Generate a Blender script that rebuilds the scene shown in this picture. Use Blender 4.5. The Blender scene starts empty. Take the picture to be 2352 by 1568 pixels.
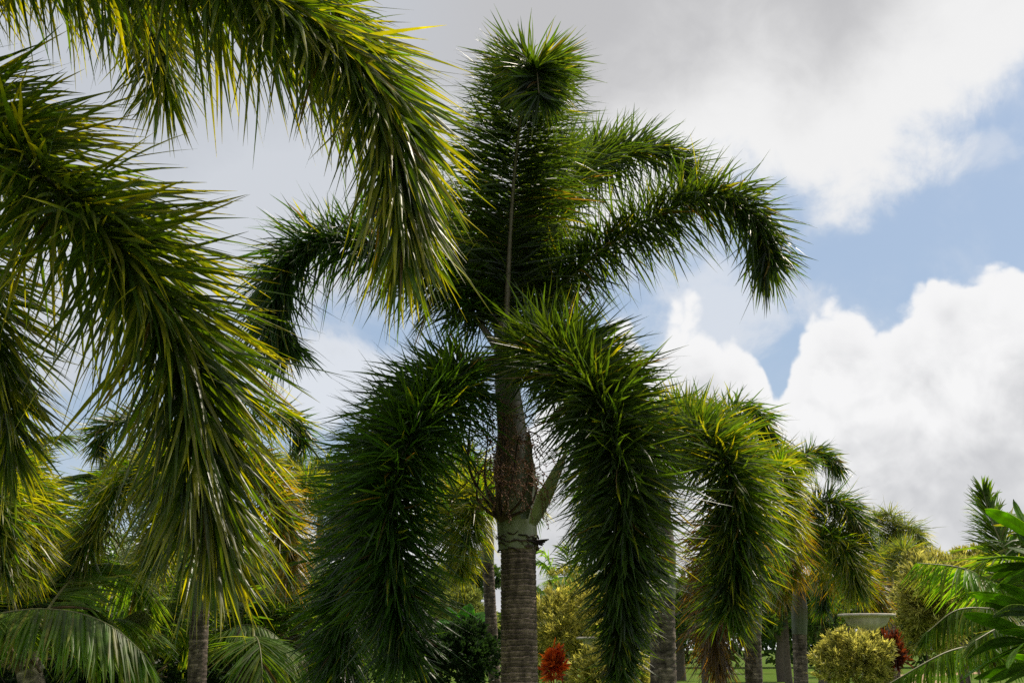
import bpy, math, random
import numpy as np
from mathutils import Vector, Matrix

random.seed(7)
rng = np.random.default_rng(7)
SC = bpy.context.scene
COL = SC.collection

# ------------------------------------------------------------------ camera
CAM = np.array([0.0, 0.0, 1.6])
LENS = 40.0
PITCH = math.radians(15.1)
FPX = 2352 * LENS / 36.0
cd = bpy.data.cameras.new("camera"); cam = bpy.data.objects.new("camera", cd); COL.objects.link(cam)
cd.lens = LENS; cd.sensor_width = 36; cd.clip_start = 0.05; cd.clip_end = 3000
cam.location = CAM; cam.rotation_euler = (math.radians(90) + PITCH, 0, 0)
SC.camera = cam

F_ = np.array([0, math.cos(PITCH), math.sin(PITCH)])
U_ = np.array([0, -math.sin(PITCH), math.cos(PITCH)])
R_ = np.array([1.0, 0, 0])
def ray(u, v):
    return F_ + (u - 1176) / FPX * R_ - (v - 784) / FPX * U_
def at(u, v, Y):
    """point of the place seen towards (u, v), at distance Y metres down the garden"""
    d = ray(u, v); return CAM + d * (Y / d[1])
def azel(u, v):
    d = ray(u, v); return math.atan2(d[0], d[1]), math.atan2(d[2], math.hypot(d[0], d[1]))

# ------------------------------------------------------------------ sun + sky
SUN_AZ = math.radians(50)      # to the right of the view direction
SUN_EL = math.radians(55)
sd = bpy.data.lights.new("sun", 'SUN'); sun = bpy.data.objects.new("sun", sd); COL.objects.link(sun)
sd.energy = 5.0; sd.angle = math.radians(0.6); sd.color = (1.0, 0.90, 0.74)
sdir = Vector((math.sin(SUN_AZ) * math.cos(SUN_EL), math.cos(SUN_AZ) * math.cos(SUN_EL), math.sin(SUN_EL)))
sun.rotation_euler = sdir.to_track_quat('Z', 'Y').to_euler()

W = bpy.data.worlds.new("World"); SC.world = W; W.use_nodes = True
nt = W.node_tree; nt.nodes.clear()
class NT:
    def __init__(s, nt): s.nt = nt
    def n(s, t, **k):
        x = s.nt.nodes.new(t)
        for a, b in k.items(): setattr(x, a, b)
        return x
    def lk(s, a, b): s.nt.links.new(a, b)
    def inp(s, sock, v):
        if hasattr(v, 'is_linked') or isinstance(v, bpy.types.NodeSocket): s.lk(v, sock)
        else: sock.default_value = v
    def m(s, op, a, b=0.0, c=0.0, clamp=False):
        x = s.n('ShaderNodeMath', operation=op, use_clamp=clamp)
        s.inp(x.inputs[0], a); s.inp(x.inputs[1], b); s.inp(x.inputs[2], c); return x.outputs[0]
    def sstep(s, x, lo, hi, to0=0.0, to1=1.0):
        r = s.n('ShaderNodeMapRange', interpolation_type='SMOOTHERSTEP')
        s.inp(r.inputs[0], x); r.inputs[1].default_value = lo; r.inputs[2].default_value = hi
        r.inputs[3].default_value = to0; r.inputs[4].default_value = to1; return r.outputs[0]
    def noise(s, vec, scale, detail=4, rough=0.5, dist=0.0):
        x = s.n('ShaderNodeTexNoise'); s.lk(vec, x.inputs['Vector'])
        x.inputs['Scale'].default_value = scale; x.inputs['Detail'].default_value = detail
        x.inputs['Roughness'].default_value = rough; x.inputs['Distortion'].default_value = dist
        return x.outputs[0]
    def mix(s, f, a, b):
        x = s.n('ShaderNodeMix', data_type='RGBA'); s.inp(x.inputs[0], f)
        for i, v in ((6, a), (7, b)):
            if isinstance(v, tuple): x.inputs[i].default_value = (*v, 1)
            else: s.lk(v, x.inputs[i])
        return x.outputs[2]
g = NT(nt)
sky = g.n('ShaderNodeTexSky', sky_type='NISHITA'); sky.sun_disc = False
sky.sun_elevation = SUN_EL; sky.sun_rotation = SUN_AZ
sky.air_density = 1.3; sky.dust_density = 1.5; sky.ozone_density = 1.0; sky.altitude = 10
tc = g.n('ShaderNodeTexCoord'); D = tc.outputs['Generated']
sep = g.n('ShaderNodeSeparateXYZ'); g.lk(D, sep.inputs[0])
az = g.m('ARCTAN2', sep.outputs[0], sep.outputs[1]); el = g.m('ARCSINE', sep.outputs[2])
AZ0, AZ1 = -0.75, 0.75
t_az = g.m('DIVIDE', g.m('SUBTRACT', az, AZ0), AZ1 - AZ0, clamp=True)
def boundary(pts):
    c = g.n('ShaderNodeFloatCurve'); g.lk(t_az, c.inputs['Value'])
    cu = c.mapping.curves[0]
    P = sorted(((azel(u, v)[0] - AZ0) / (AZ1 - AZ0), azel(u, v)[1]) for u, v in pts)
    while len(cu.points) < len(P): cu.points.new(0.5, 0.5)
    for p, (a, b) in zip(cu.points, P):
        p.location = (a, b); p.handle_type = 'AUTO'
    c.mapping.update(); return c.outputs[0]
def blob(u, v, ru, rv):
    a, e = azel(u, v)
    x = g.m('DIVIDE', g.m('SUBTRACT', az, a), ru / FPX); y = g.m('DIVIDE', g.m('SUBTRACT', el, e), rv / FPX)
    r = g.m('SQRT', g.m('ADD', g.m('MULTIPLY', x, x), g.m('MULTIPLY', y, y)))
    return g.m('SUBTRACT', 1.0, r)
n_lo = g.noise(D, 5.0, 5, 0.5); n_mid = g.noise(D, 14.0, 8, 0.58, 0.3); n_hi = g.noise(D, 40.0, 6, 0.6)
# rounded billows from smooth Voronoi cells
def billow(vec, scale):
    x = g.n('ShaderNodeTexVoronoi', feature='F1'); g.lk(vec, x.inputs['Vector'])
    x.inputs['Scale'].default_value = scale; 
    return g.m('SUBTRACT', 0.6, x.outputs['Distance'])
# warp the lookup a little so that the cells do not look regular
nv = g.n('ShaderNodeTexNoise'); g.lk(D, nv.inputs['Vector']); nv.inputs['Scale'].default_value = 22; nv.inputs['Detail'].default_value = 4
w1 = g.n('ShaderNodeVectorMath', operation='SUBTRACT'); g.lk(nv.outputs['Color'], w1.inputs[0]); w1.inputs[1].default_value = (.5, .5, .5)
w2 = g.n('ShaderNodeVectorMath', operation='MULTIPLY_ADD'); g.lk(w1.outputs[0], w2.inputs[0]); w2.inputs[1].default_value = (.035,) * 3; g.lk(D, w2.inputs[2])
DW = w2.outputs[0]
off = g.n('ShaderNodeVectorMath', operation='ADD'); g.lk(DW, off.inputs[0]); off.inputs[1].default_value = tuple(sdir * 0.012)
DS = off.outputs[0]
b1 = g.m('ADD', g.m('MULTIPLY', billow(DW, 15.0), 0.050), g.m('ADD', g.m('MULTIPLY', billow(DW, 38.0), 0.022), g.m('MULTIPLY', billow(DW, 95.0), 0.008)))
b1s = g.m('ADD', g.m('MULTIPLY', billow(DS, 15.0), 0.050), g.m('MULTIPLY', billow(DS, 38.0), 0.022))
relief = g.m('SUBTRACT', b1, b1s)
# cumulus: everything under its crest line
crest = boundary([(-300, 1250), (200, 1260), (600, 1200), (900, 1130), (1200, 1000), (1340, 830), (1400, 750), (1440, 725), (1490, 765), (1520, 705), (1560, 690), (1600, 695),
                  (1645, 740), (1700, 775), (1755, 850), (1785, 920), (1805, 840), (1850, 730), (1880, 670), (1950, 665), (2020, 705),
                  (2080, 655), (2150, 625), (2230, 640), (2290, 595), (2340, 610), (2500, 560), (2800, 620)])
q = g.m('ADD', g.m('SUBTRACT', crest, el), g.m('SUBTRACT', b1, 0.012))
q = g.m('ADD', q, g.m('MULTIPLY', g.m('SUBTRACT', n_hi, 0.5), 0.020))
cum = g.sstep(q, -0.006, 0.011)
depthc = g.sstep(q, 0.0, 0.22)
greyc = g.m('ADD', g.m('MULTIPLY', g.sstep(g.m('ADD', n_lo, g.m('MULTIPLY', n_mid, 0.5)), 0.58, 0.92), 0.85), g.m('MULTIPLY', relief, -13.0))
greyc = g.m('MULTIPLY', greyc, g.sstep(q, 0.005, 0.09), clamp=True)
# upper deck: everything above its lower edge
deckl = boundary([(-600, 900), (-100, 880), (300, 850), (600, 760), (760, 735), (1000, 740), (1200, 700), (1400, 600), (1600, 500), (1750, 430), (1830, 480), (1960, 500), (2050, 440),
                  (2120, 390), (2200, 330), (2300, 240), (2352, 190), (2500, 130), (2800, 60)])
qd = g.m('ADD', g.m('SUBTRACT', el, deckl), g.m('MULTIPLY', g.m('SUBTRACT', n_mid, 0.5), 0.16))
qd = g.m('ADD', qd, g.m('MULTIPLY', g.m('SUBTRACT', n_hi, 0.5), 0.03))
deck = g.sstep(qd, -0.025, 0.045)
# grey belly of the deck, left of centre; it goes on over the head of the camera
greyd = g.sstep(g.m('ADD', g.m('SUBTRACT', el, deckl), g.m('ADD', g.m('MULTIPLY', g.m('SUBTRACT', n_lo, 0.5), 0.20), g.m('MULTIPLY', g.m('SUBTRACT', n_mid, 0.5), 0.14))), 0.05, 0.25)
leftw = g.sstep(az, -0.18, 0.18, 0.42, 0.0)
greyd = g.m('MAXIMUM', greyd, leftw)
wisp = g.m('MAXIMUM', g.sstep(g.m('ADD', blob(800, 880, 330, 170), g.m('MULTIPLY', g.m('SUBTRACT', n_mid, 0.5), 2.2)), 0.0, 0.75),
           g.m('MULTIPLY', g.sstep(g.m('ADD', blob(1700, 730, 300, 150), g.m('MULTIPLY', g.m('SUBTRACT', n_mid, 0.5), 2.6)), 0.0, 0.9), 0.85))
wisp = g.m('MAXIMUM', wisp, g.m('MULTIPLY', g.sstep(g.m('ADD', blob(2270, 330, 130, 70), g.m('MULTIPLY', g.m('SUBTRACT', n_mid, 0.5), 3.0)), 0.0, 1.0), 0.55))
wisp = g.m('MAXIMUM', wisp, g.m('MULTIPLY', g.sstep(g.m('ADD', g.m('MULTIPLY', n_lo, 0.6), g.m('MULTIPLY', n_mid, 0.4)), 0.42, 0.66), 0.55))
# put together (clouds as radiance; blue from the sky texture)
skys = g.n('ShaderNodeVectorMath', operation='SCALE'); g.lk(sky.outputs[0], skys.inputs[0]); skys.inputs[3].default_value = 0.13
blue = g.mix(0.72, skys.outputs[0], (0.38, 0.50, 0.69))
blue = g.mix(g.sstep(el, 0.0, 0.30, 0.35, 0.0), blue, (0.62, 0.74, 0.86))
c = g.mix(g.m('MULTIPLY', wisp, 0.9), blue, (0.80, 0.83, 0.88))
deckc = g.mix(greyd, (0.93, 0.93, 0.93), (0.565, 0.565, 0.58))
deckc = g.mix(g.sstep(az, -0.22, 0.05, 0.65, 0.0), deckc, (0.60, 0.65, 0.73))
c = g.mix(deck, c, deckc)
cumc = g.mix(greyc, (0.97, 0.97, 0.975), (0.60, 0.61, 0.635))
c = g.mix(cum, c, cumc)
# under the horizon
c = g.mix(g.sstep(el, -0.06, -0.01, 1.0, 0.0), c, (0.10, 0.12, 0.08))
bg = g.n('ShaderNodeBackground'); g.lk(c, bg.inputs[0]); bg.inputs[1].default_value = 0.95
wo = g.n('ShaderNodeOutputWorld'); g.lk(bg.outputs[0], wo.inputs[0])
W.cycles.sampling_method = 'MANUAL'; W.cycles.sample_map_resolution = 512

SC.view_settings.view_transform = 'Standard'; SC.view_settings.look = 'None'
SC.view_settings.exposure = 0.0; SC.view_settings.gamma = 1.0
SC.view_settings.use_curve_mapping = False
SC.render.engine = 'CYCLES'
SC.cycles.max_bounces = 4; SC.cycles.diffuse_bounces = 2; SC.cycles.glossy_bounces = 1; SC.cycles.transmission_bounces = 2
SC.cycles.use_adaptive_sampling = True; SC.cycles.adaptive_threshold = 0.015
SC.cycles.use_denoising = False

# ------------------------------------------------------------------ materials
def newmat(name):
    m = bpy.data.materials.new(name); m.use_nodes = True; m.node_tree.nodes.clear()
    return m, NT(m.node_tree)
def leaf_material(name, rough=0.38, trans=(2.6, 2.7, 0.9), tmix=0.45, spec=0.5, nscale=9.0, veins=0):
    m, k = newmat(name)
    a = k.n('ShaderNodeAttribute', attribute_name='tint')
    t = k.n('ShaderNodeTexCoord'); nz = k.noise(t.outputs['Object'], nscale, 3)
    v = k.sstep(nz, 0.25, 0.75, 0.72, 1.3)
    base = k.n('ShaderNodeVectorMath', operation='SCALE'); k.lk(a.outputs['Color'], base.inputs[0]); k.lk(v, base.inputs[3])
    col = base.outputs[0]
    p = k.n('ShaderNodeBsdfPrincipled'); k.lk(col, p.inputs['Base Color']); p.inputs['Roughness'].default_value = rough
    p.inputs['Specular IOR Level'].default_value = spec
    tm = k.n('ShaderNodeVectorMath', operation='MULTIPLY'); k.lk(col, tm.inputs[0]); tm.inputs[1].default_value = trans
    tr = k.n('ShaderNodeBsdfTranslucent'); k.lk(tm.outputs[0], tr.inputs[0])
    mx = k.n('ShaderNodeMixShader'); mx.inputs[0].default_value = tmix
    k.lk(p.outputs[0], mx.inputs[1]); k.lk(tr.outputs[0], mx.inputs[2])
    if veins:
        uv = k.n('ShaderNodeUVMap'); s = k.n('ShaderNodeSeparateXYZ'); k.lk(uv.outputs[0], s.inputs[0])
        ph = k.m('MULTIPLY', k.m('SUBTRACT', s.outputs[1], k.m('MULTIPLY', k.m('ABSOLUTE', s.outputs[0]), 0.10)), veins * 6.283)
        w = k.m('SINE', ph); bp = k.n('ShaderNodeBump'); bp.inputs['Strength'].default_value = 0.25; bp.inputs['Distance'].default_value = 0.001
        k.lk(w, bp.inputs['Height']); k.lk(bp.outputs[0], p.inputs['Normal']); k.lk(bp.outputs[0], tr.inputs['Normal'])
        vv = k.mix(k.sstep(w, 0.70, 1.0, 0.0, 0.30), col, (0.10, 0.20, 0.03)); k.lk(vv, p.inputs['Base Color'])
        k.lk(vv, tm.inputs[0])
    o = k.n('ShaderNodeOutputMaterial'); k.lk(mx.outputs[0], o.inputs[0])
    return m
M_palm = leaf_material('palm_leaflet', 0.40, (7.0, 6.6, 0.8), 0.44, 0.62)
M_coco = leaf_material('coconut_leaflet', 0.46, (4.2, 4.5, 0.7), 0.45, 0.35)
M_shrub = leaf_material('shrub_leaf', 0.5, (1.25, 1.25, 0.8), 0.52, 0.35)
M_tree = leaf_material('tree_leaf', 0.5, (2.4, 2.6, 0.7), 0.40, 0.25)
M_big = leaf_material('broad_leaf', 0.55, (3.1, 3.0, 0.6), 0.58, 0.3, 14, veins=16)
def tint_bark(name, rough=0.8, nscale=30, amp=(0.65, 1.35), bump=0.25, stretch=(1, 1, 4), spec=0.3):
    m, k = newmat(name)
    a = k.n('ShaderNodeAttribute', attribute_name='tint')
    t = k.n('ShaderNodeTexCoord'); mp = k.n('ShaderNodeMapping'); k.lk(t.outputs['Object'], mp.inputs[0]); mp.inputs['Scale'].default_value = stretch
    nz = k.noise(mp.outputs[0], nscale, 6, 0.65)
    v = k.sstep(nz, 0.25, 0.75, *amp)
    if stretch[2] > 2:
        m2 = k.n('ShaderNodeMapping'); k.lk(t.outputs['Object'], m2.inputs[0]); m2.inputs['Scale'].default_value = (1, 1, .35)
        v = k.m('MULTIPLY', v, k.sstep(k.noise(m2.outputs[0], 11, 5, .6), .35, .62, .45, 1.15))
        v = k.m('MULTIPLY', v, k.sstep(k.noise(t.outputs['Object'], 5, 3), .35, .65, .75, 1.2))
    s = k.n('ShaderNodeVectorMath', operation='SCALE'); k.lk(a.outputs['Color'], s.inputs[0]); k.lk(v, s.inputs[3])
    p = k.n('ShaderNodeBsdfPrincipled'); k.lk(s.outputs[0], p.inputs['Base Color']); p.inputs['Roughness'].default_value = rough
    p.inputs['Specular IOR Level'].default_value = spec
    b = k.n('ShaderNodeBump'); b.inputs['Strength'].default_value = bump; b.inputs['Distance'].default_value = 0.01
    k.lk(nz, b.inputs['Height']); k.lk(b.outputs[0], p.inputs['Normal'])
    o = k.n('ShaderNodeOutputMaterial'); k.lk(p.outputs[0], o.inputs[0]); return m
M_bark = tint_bark('ringed_bark', 0.85, 26, (0.55, 1.45), 0.5, (1, 1, 3.2))
M_shaft = tint_bark('crown_shaft_skin', 0.42, 9, (0.85, 1.15), 0.06, (3, 3, .5), 0.45)
M_rachis = tint_bark('frond_stalk', 0.5, 30, (0.75, 1.25), 0.1, (1, 1, 1), 0.4)
M_wood = tint_bark('tree_bark', 0.9, 14, (0.5, 1.4), 0.5, (3, 3, 1))
M_fruit = tint_bark('dry_fruit', 0.6, 20, (0.6, 1.4), 0.1, (1, 1, 1))

def ground_mat(name, c1, c2, c3, sc):
    m, k = newmat(name)
    t = k.n('ShaderNodeTexCoord'); a = k.noise(t.outputs['Object'], sc, 8, 0.65); b = k.noise(t.outputs['Object'], sc * 0.07, 4)
    c = k.mix(k.sstep(a, 0.3, 0.7), c1, c2); c = k.mix(k.sstep(b, 0.45, 0.75, 0, 0.6), c, c3)
    p = k.n('ShaderNodeBsdfPrincipled'); k.lk(c, p.inputs['Base Color']); p.inputs['Roughness'].default_value = 1.0; p.inputs['Specular IOR Level'].default_value = 0.05
    bp = k.n('ShaderNodeBump'); bp.inputs['Strength'].default_value = 0.6; bp.inputs['Distance'].default_value = 0.05
    k.lk(a, bp.inputs['Height']); k.lk(bp.outputs[0], p.inputs['Normal'])
    o = k.n('ShaderNodeOutputMaterial'); k.lk(p.outputs[0], o.inputs[0]); return m
M_lawn = ground_mat('lawn_grass', (0.055, 0.105, 0.012), (0.10, 0.16, 0.02), (0.13, 0.15, 0.035), 3.0)
M_dirt = ground_mat('path_dirt', (0.30, 0.20, 0.12), (0.38, 0.27, 0.17), (0.25, 0.17, 0.10), 2.0)
m, k = newmat('weathered_concrete')
t = k.n('ShaderNodeTexCoord'); a = k.noise(t.outputs['Object'], 6, 8, 0.65); b = k.noise(t.outputs['Object'], 40, 4)
cc = k.mix(k.sstep(a, 0.35, 0.7), (0.66, 0.60, 0.50), (0.42, 0.37, 0.29)); cc = k.mix(k.sstep(b, 0.5, 0.8, 0, 0.5), cc, (0.62, 0.58, 0.52))
p = k.n('ShaderNodeBsdfPrincipled'); k.lk(cc, p.inputs['Base Color']); p.inputs['Roughness'].default_value = 0.85
bp = k.n('ShaderNodeBump'); bp.inputs['Strength'].default_value = 0.4; bp.inputs['Distance'].default_value = 0.01
k.lk(b, bp.inputs['Height']); k.lk(bp.outputs[0], p.inputs['Normal'])
o = k.n('ShaderNodeOutputMaterial'); k.lk(p.outputs[0], o.inputs[0]); M_stone = m

# ------------------------------------------------------------------ mesh helpers
def mesh_from(name, V, F, tint=None, smooth=True, mat=None, uv=None):
    """V (n,3), F list of (k,4|3) arrays"""
    me = bpy.data.meshes.new(name)
    Fs = F if isinstance(F, list) else [F]
    loops = np.concatenate([f.ravel() for f in Fs]).astype(np.int32)
    tot = np.concatenate([np.full(len(f), f.shape[1]) for f in Fs]).astype(np.int32)
    st = np.concatenate([[0], np.cumsum(tot)[:-1]]).astype(np.int32)
    me.vertices.add(len(V)); me.vertices.foreach_set('co', np.ascontiguousarray(V, dtype=np.float32).ravel())
    me.loops.add(len(loops)); me.loops.foreach_set('vertex_index', loops)
    me.polygons.add(len(tot)); me.polygons.foreach_set('loop_start', st); me.polygons.foreach_set('loop_total', tot)
    me.polygons.foreach_set('use_smooth', np.full(len(tot), smooth))
    me.update(calc_edges=True)
    if tint is not None:
        a = me.attributes.new('tint', 'FLOAT_COLOR', 'POINT')
        c = np.ones((len(V), 4), np.float32); c[:, :3] = tint; a.data.foreach_set('color', c.ravel())
    if uv is not None:
        l = me.uv_layers.new(name='UVMap'); l.data.foreach_set('uv', uv[loops].astype(np.float32).ravel())
    if mat: me.materials.append(mat)
    return me
def obj(name, me, parent=None, kind=None, label=None, category=None, group=None):
    o = bpy.data.objects.new(name, me); COL.objects.link(o)
    if parent is not None: o.parent = parent
    if kind: o['kind'] = kind
    if label: o['label'] = label
    if category: o['category'] = category
    if group: o['group'] = group
    return o
def thing(name, label, cat, loc, group=None):
    return obj(name, None, label=label, category=cat, group=group), np.array(loc, float)
def root(name, label, cat, loc, group=None):
    o = obj(name, None, label=label, category=cat, group=group); o.location = loc; o.empty_display_size = 0.3
    return o
def org(p):
    q = np.zeros(3)
    while p is not None: q += np.array(p.location); p = p.parent
    return q
def norm(a): return a / np.maximum(np.linalg.norm(a, axis=-1, keepdims=True), 1e-9)

def catmull(P, n):
    P = np.array(P, float); Q = np.vstack([2 * P[0] - P[1], P, 2 * P[-1] - P[-2]])
    out = []
    for i in range(1, len(Q) - 2):
        t = np.linspace(0, 1, 24, endpoint=False)[:, None]; a, b, c, d = Q[i - 1], Q[i], Q[i + 1], Q[i + 2]
        out.append(0.5 * ((2 * b) + (-a + c) * t + (2 * a - 5 * b + 4 * c - d) * t ** 2 + (-a + 3 * b - 3 * c + d) * t ** 3))
    out = np.vstack(out + [P[-1:]])
    s = np.concatenate([[0], np.cumsum(np.linalg.norm(np.diff(out, axis=0), axis=1))])
    ss = np.linspace(0, s[-1], n)
    return np.stack([np.interp(ss, s, out[:, k]) for k in range(3)], 1), s[-1]
def frames(C):
    T = norm(np.gradient(C, axis=0)); N = np.zeros_like(C)
    up = np.array([0, 0, 1.0]) if abs(T[0][2]) < 0.9 else np.array([1.0, 0, 0])
    n = norm(up - T[0] * np.dot(up, T[0])); N[0] = n
    for i in range(1, len(C)):
        n = n - T[i] * np.dot(n, T[i]); n = n / np.linalg.norm(n); N[i] = n
    return T, N, np.cross(T, N)
def tube(C, rad, nseg=8, flat=1.0, tint=(0.1, 0.1, 0.05), cap=True):
    T, N, B = frames(C); n = len(C); rad = np.broadcast_to(rad, (n,))
    th = np.linspace(0, 2 * math.pi, nseg, endpoint=False)
    ring = (np.cos(th)[None, :, None] * N[:, None] * flat + np.sin(th)[None, :, None] * B[:, None]) * rad[:, None, None] + C[:, None]
    V = ring.reshape(-1, 3); i = np.arange(n - 1)[:, None] * nseg; j = np.arange(nseg)[None]; j2 = (j + 1) % nseg
    F = np.stack([i + j, i + j2, i + nseg + j2, i + nseg + j], -1).reshape(-1, 4)
    t = np.asarray(tint, float)
    t = np.repeat(t, nseg, 0) if t.ndim == 2 else np.tile(t, (len(V), 1))
    return V, F, t
def join(parts):
    Vs, Fs, Ts, o = [], [], [], 0
    for V, F, t in parts:
        Vs.append(V); Fs.append(F + o); Ts.append(t); o += len(V)
    q = [f for f in Fs if f.shape[1] == 4]; r = [f for f in Fs if f.shape[1] == 3]
    out = []
    if q: out.append(np.concatenate(q))
    if r: out.append(np.concatenate(r))
    return np.concatenate(Vs), out, np.concatenate(Ts)

def blades(R, segs=4, fold=True, sel=None):
    """R: dict of per-leaf arrays P,D,W,L,w,g(droop),c0,c1,curl -> V,F,tint"""
    if sel is not None: R = {k: v[sel] for k, v in R.items()}
    n = len(R['L']); t = np.linspace(0, 1, segs + 1)
    prof = np.interp(t, [0, .08, .35, .7, 1], R.get('_p', [.45, .8, 1, .72, .04]) if False else [.45, .8, 1, .72, .04])
    Pn = norm(R['D']); L = R['L'][:, None, None]
    G = np.array([0, 0, -1.0])
    tt = t[None, :, None]
    Q = R['P'][:, None] + Pn[:, None] * L * tt + G * (R['g'][:, None, None] * L * tt ** 2) + R['C'][:, None] * L * tt ** 2
    # keep the length when drooping
    Tn = norm(np.gradient(Q, axis=1))
    Wd = R['W'][:, None] - Tn * np.sum(R['W'][:, None] * Tn, -1, keepdims=True); Wd = norm(Wd)
    Nn = np.cross(Tn, Wd); ww = R['w'][:, None, None] * prof[None, :, None] * 0.5
    c = R['c0'][:, None] * (1 - np.clip((tt - R['ct'][:, None, None]) / 0.35, 0, 1)) + R['c1'][:, None] * np.clip((tt - R['ct'][:, None, None]) / 0.35, 0, 1)
    if fold:
        V = np.stack([Q - Wd * ww + Nn * ww * 0.45, Q, Q + Wd * ww + Nn * ww * 0.45], 2); m = 3
    else:
        V = np.stack([Q - Wd * ww, Q + Wd * ww], 2); m = 2
    T = np.repeat(c[:, :, None], m, 2)
    a = np.arange(n)[:, None, None] * ((segs + 1) * m) + np.arange(segs)[None, :, None] * m + np.arange(m - 1)[None, None]
    F = np.stack([a, a + 1, a + 1 + m, a + m], -1).reshape(-1, 4)
    return V.reshape(-1, 3), F, T.reshape(-1, 3)

GREEN = np.array([0.015, 0.034, 0.006]); MIDG = np.array([0.024, 0.049, 0.006])
YEL = np.array([0.140, 0.128, 0.009]); ORG = np.array([0.135, 0.066, 0.008]); BRN = np.array([0.06, 0.036, 0.018])
DRK = np.array([0.045, 0.025, 0.012])

class Palm:
    """collects the leaflets of a palm so that its largest can be parts of their own"""
    def __init__(s, rt, single=0): s.rt = rt; s.single = single; s.fr = []
    def frond(s, pts, L=0.45, w=0.024, dens=260, petiole=0.12, grav=0.15, yel=0.1, base=GREEN, tipc=None, style='plume',
              r0=0.028, a0=72, a1=22, segs=4, fold=True, droop=0.26, label=None, rc=(0.075, 0.075, 0.035), lean=0.0, curl=0.16, gap=0.0, flat=0.0, dk=1.6, tipy=None, lp=(.55, .92, 1, .92, .78, .62), sv=None, sd=42):
        if style == 'plume': L *= 1.16; a0 += 6; a1 += 22; dens *= dk; w *= .92
        C, length = catmull(pts, 72); T, N, B = frames(C)
        f = np.linspace(0, 1, 72)
        rad = np.interp(f, [0, .08, .3, 1], [r0, r0 * .72, r0 * .45, r0 * .10])
        rv, rf, rt_ = tube(C, rad, 8, 0.8, rc)
        n = int(dens * length * (1 - petiole)); s_ = (np.arange(n) + rng.random(n)) / n
        if gap > 0: s_ = s_ + gap * np.sin(s_ * length * 40) / 40     # leaflets sit in loose clusters
        s_ = np.clip(s_, 0, 1)
        x = (petiole + (1 - petiole) * s_) * 71; i = np.clip(x.astype(int), 0, 70); fr = (x - i)[:, None]
        P = C[i] * (1 - fr) + C[i + 1] * fr; Ti = norm(T[i]); Ni = N[i]; Bi = B[i]
        al = np.radians(np.interp(s_, [0, .5, 1], [a0, (a0 + a1) * .58, a1]) + rng.normal(0, 9 if style == 'plume' else 3, n))
        if style == 'plume':
            kin = norm(C.mean(0) - C[36]); Ui = norm(-(kin - Ti * (Ti @ kin)[:, None]) + 1e-5); Si = np.cross(Ti, Ui)
            psi = np.radians(np.clip(rng.normal(74, sd, n), -40, 150)) * np.where(rng.random(n) < .5, -1, 1)
            rdir = np.cos(psi)[:, None] * Ui + np.sin(psi)[:, None] * Si
        else:
            # two ranks, in the plane across the stalk's bend
            up = np.array([0, 0, 1.0]); Si = np.cross(Ti, up); Si = norm(Si + 1e-4); Ui = norm(np.cross(Si, Ti))
            side = np.where(rng.random(n) < .5, -1, 1)
            if sv is not None: Si = norm(np.array(sv) - Ti * (Ti @ np.array(sv))[:, None]); Ui = np.cross(Si, Ti)
            e = rng.normal(0.22, 0.09, n)
            rdir = Si * (side * np.cos(e))[:, None] + Ui * np.sin(e)[:, None]
        rad_i = np.interp(petiole + (1 - petiole) * s_, f, rad)[:, None]
        Dd = norm(np.cos(al)[:, None] * Ti + np.sin(al)[:, None] * rdir + np.array([0, 0, -1.0]) * grav + rng.normal(0, .06 if style == 'plume' else .025, (n, 3)))
        Wv = np.cross(Dd, rdir) if style == 'plume' else np.cross(Dd, np.cross(rdir, Ti)) * 1.0
        if style == 'plume':
            ang = rng.normal(0, .7, n)[:, None]; Wv = norm(Wv) * np.cos(ang) + norm(np.cross(Dd, norm(Wv))) * np.sin(ang)
        else:
            ang = rng.normal(0.35, .16, n)[:, None]; Wv = norm(Wv) * np.cos(ang) + norm(np.cross(Dd, norm(Wv))) * np.sin(ang)
        Ck = rng.normal(0, curl, (n, 3)); kb = rng.random(n) < .06; Ck[kb] += np.array([0, 0, -.35]) + rng.normal(0, .12, (kb.sum(), 3)); Ck *= np.minimum(1, .45 / np.maximum(np.linalg.norm(Ck, axis=1), 1e-6))[:, None]
        LL = L * np.interp(s_, [0, .12, .5, .75, .9, 1], list(lp) if style == 'plume' else [.55, .9, 1, .95, .75, .5]) * rng.uniform(.82, 1.12, n) * np.where(kb, .7, 1)
        tipc_ = YEL if tipc is None else tipc
        hue = rng.random(n)[:, None]
        c0 = base * (0.75 + 0.6 * rng.random(n))[:, None] * (1 + np.array([.35, 0.05, 0]) * (hue - .5))
        yl = rng.random(n) < yel
        c0 = np.where(yl[:, None], c0 * 0.45 + tipc_ * 0.55, c0)
        br = rng.random(n) < 0.012
        c0 = np.where(br[:, None], BRN, c0)
        k1 = rng.random(n)
        c1 = np.where((k1 < (tipy if tipy is not None else min(.9, yel * 3 + .02)))[:, None], tipc_ * (0.6 + 0.6 * rng.random(n))[:, None], c0 * 1.15)
        ct = rng.uniform(0.35, 0.9, n)
        R = dict(P=P + rdir * rad_i * .6, D=Dd, W=Wv, L=LL, w=w * rng.uniform(.75, 1.2, n), g=droop * rng.uniform(.3, 1.7, n),
                 C=Ck, c0=c0, c1=c1, ct=ct)
        s.fr.append((rv, rf, rt_, R, segs, fold, label)); return C
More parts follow.
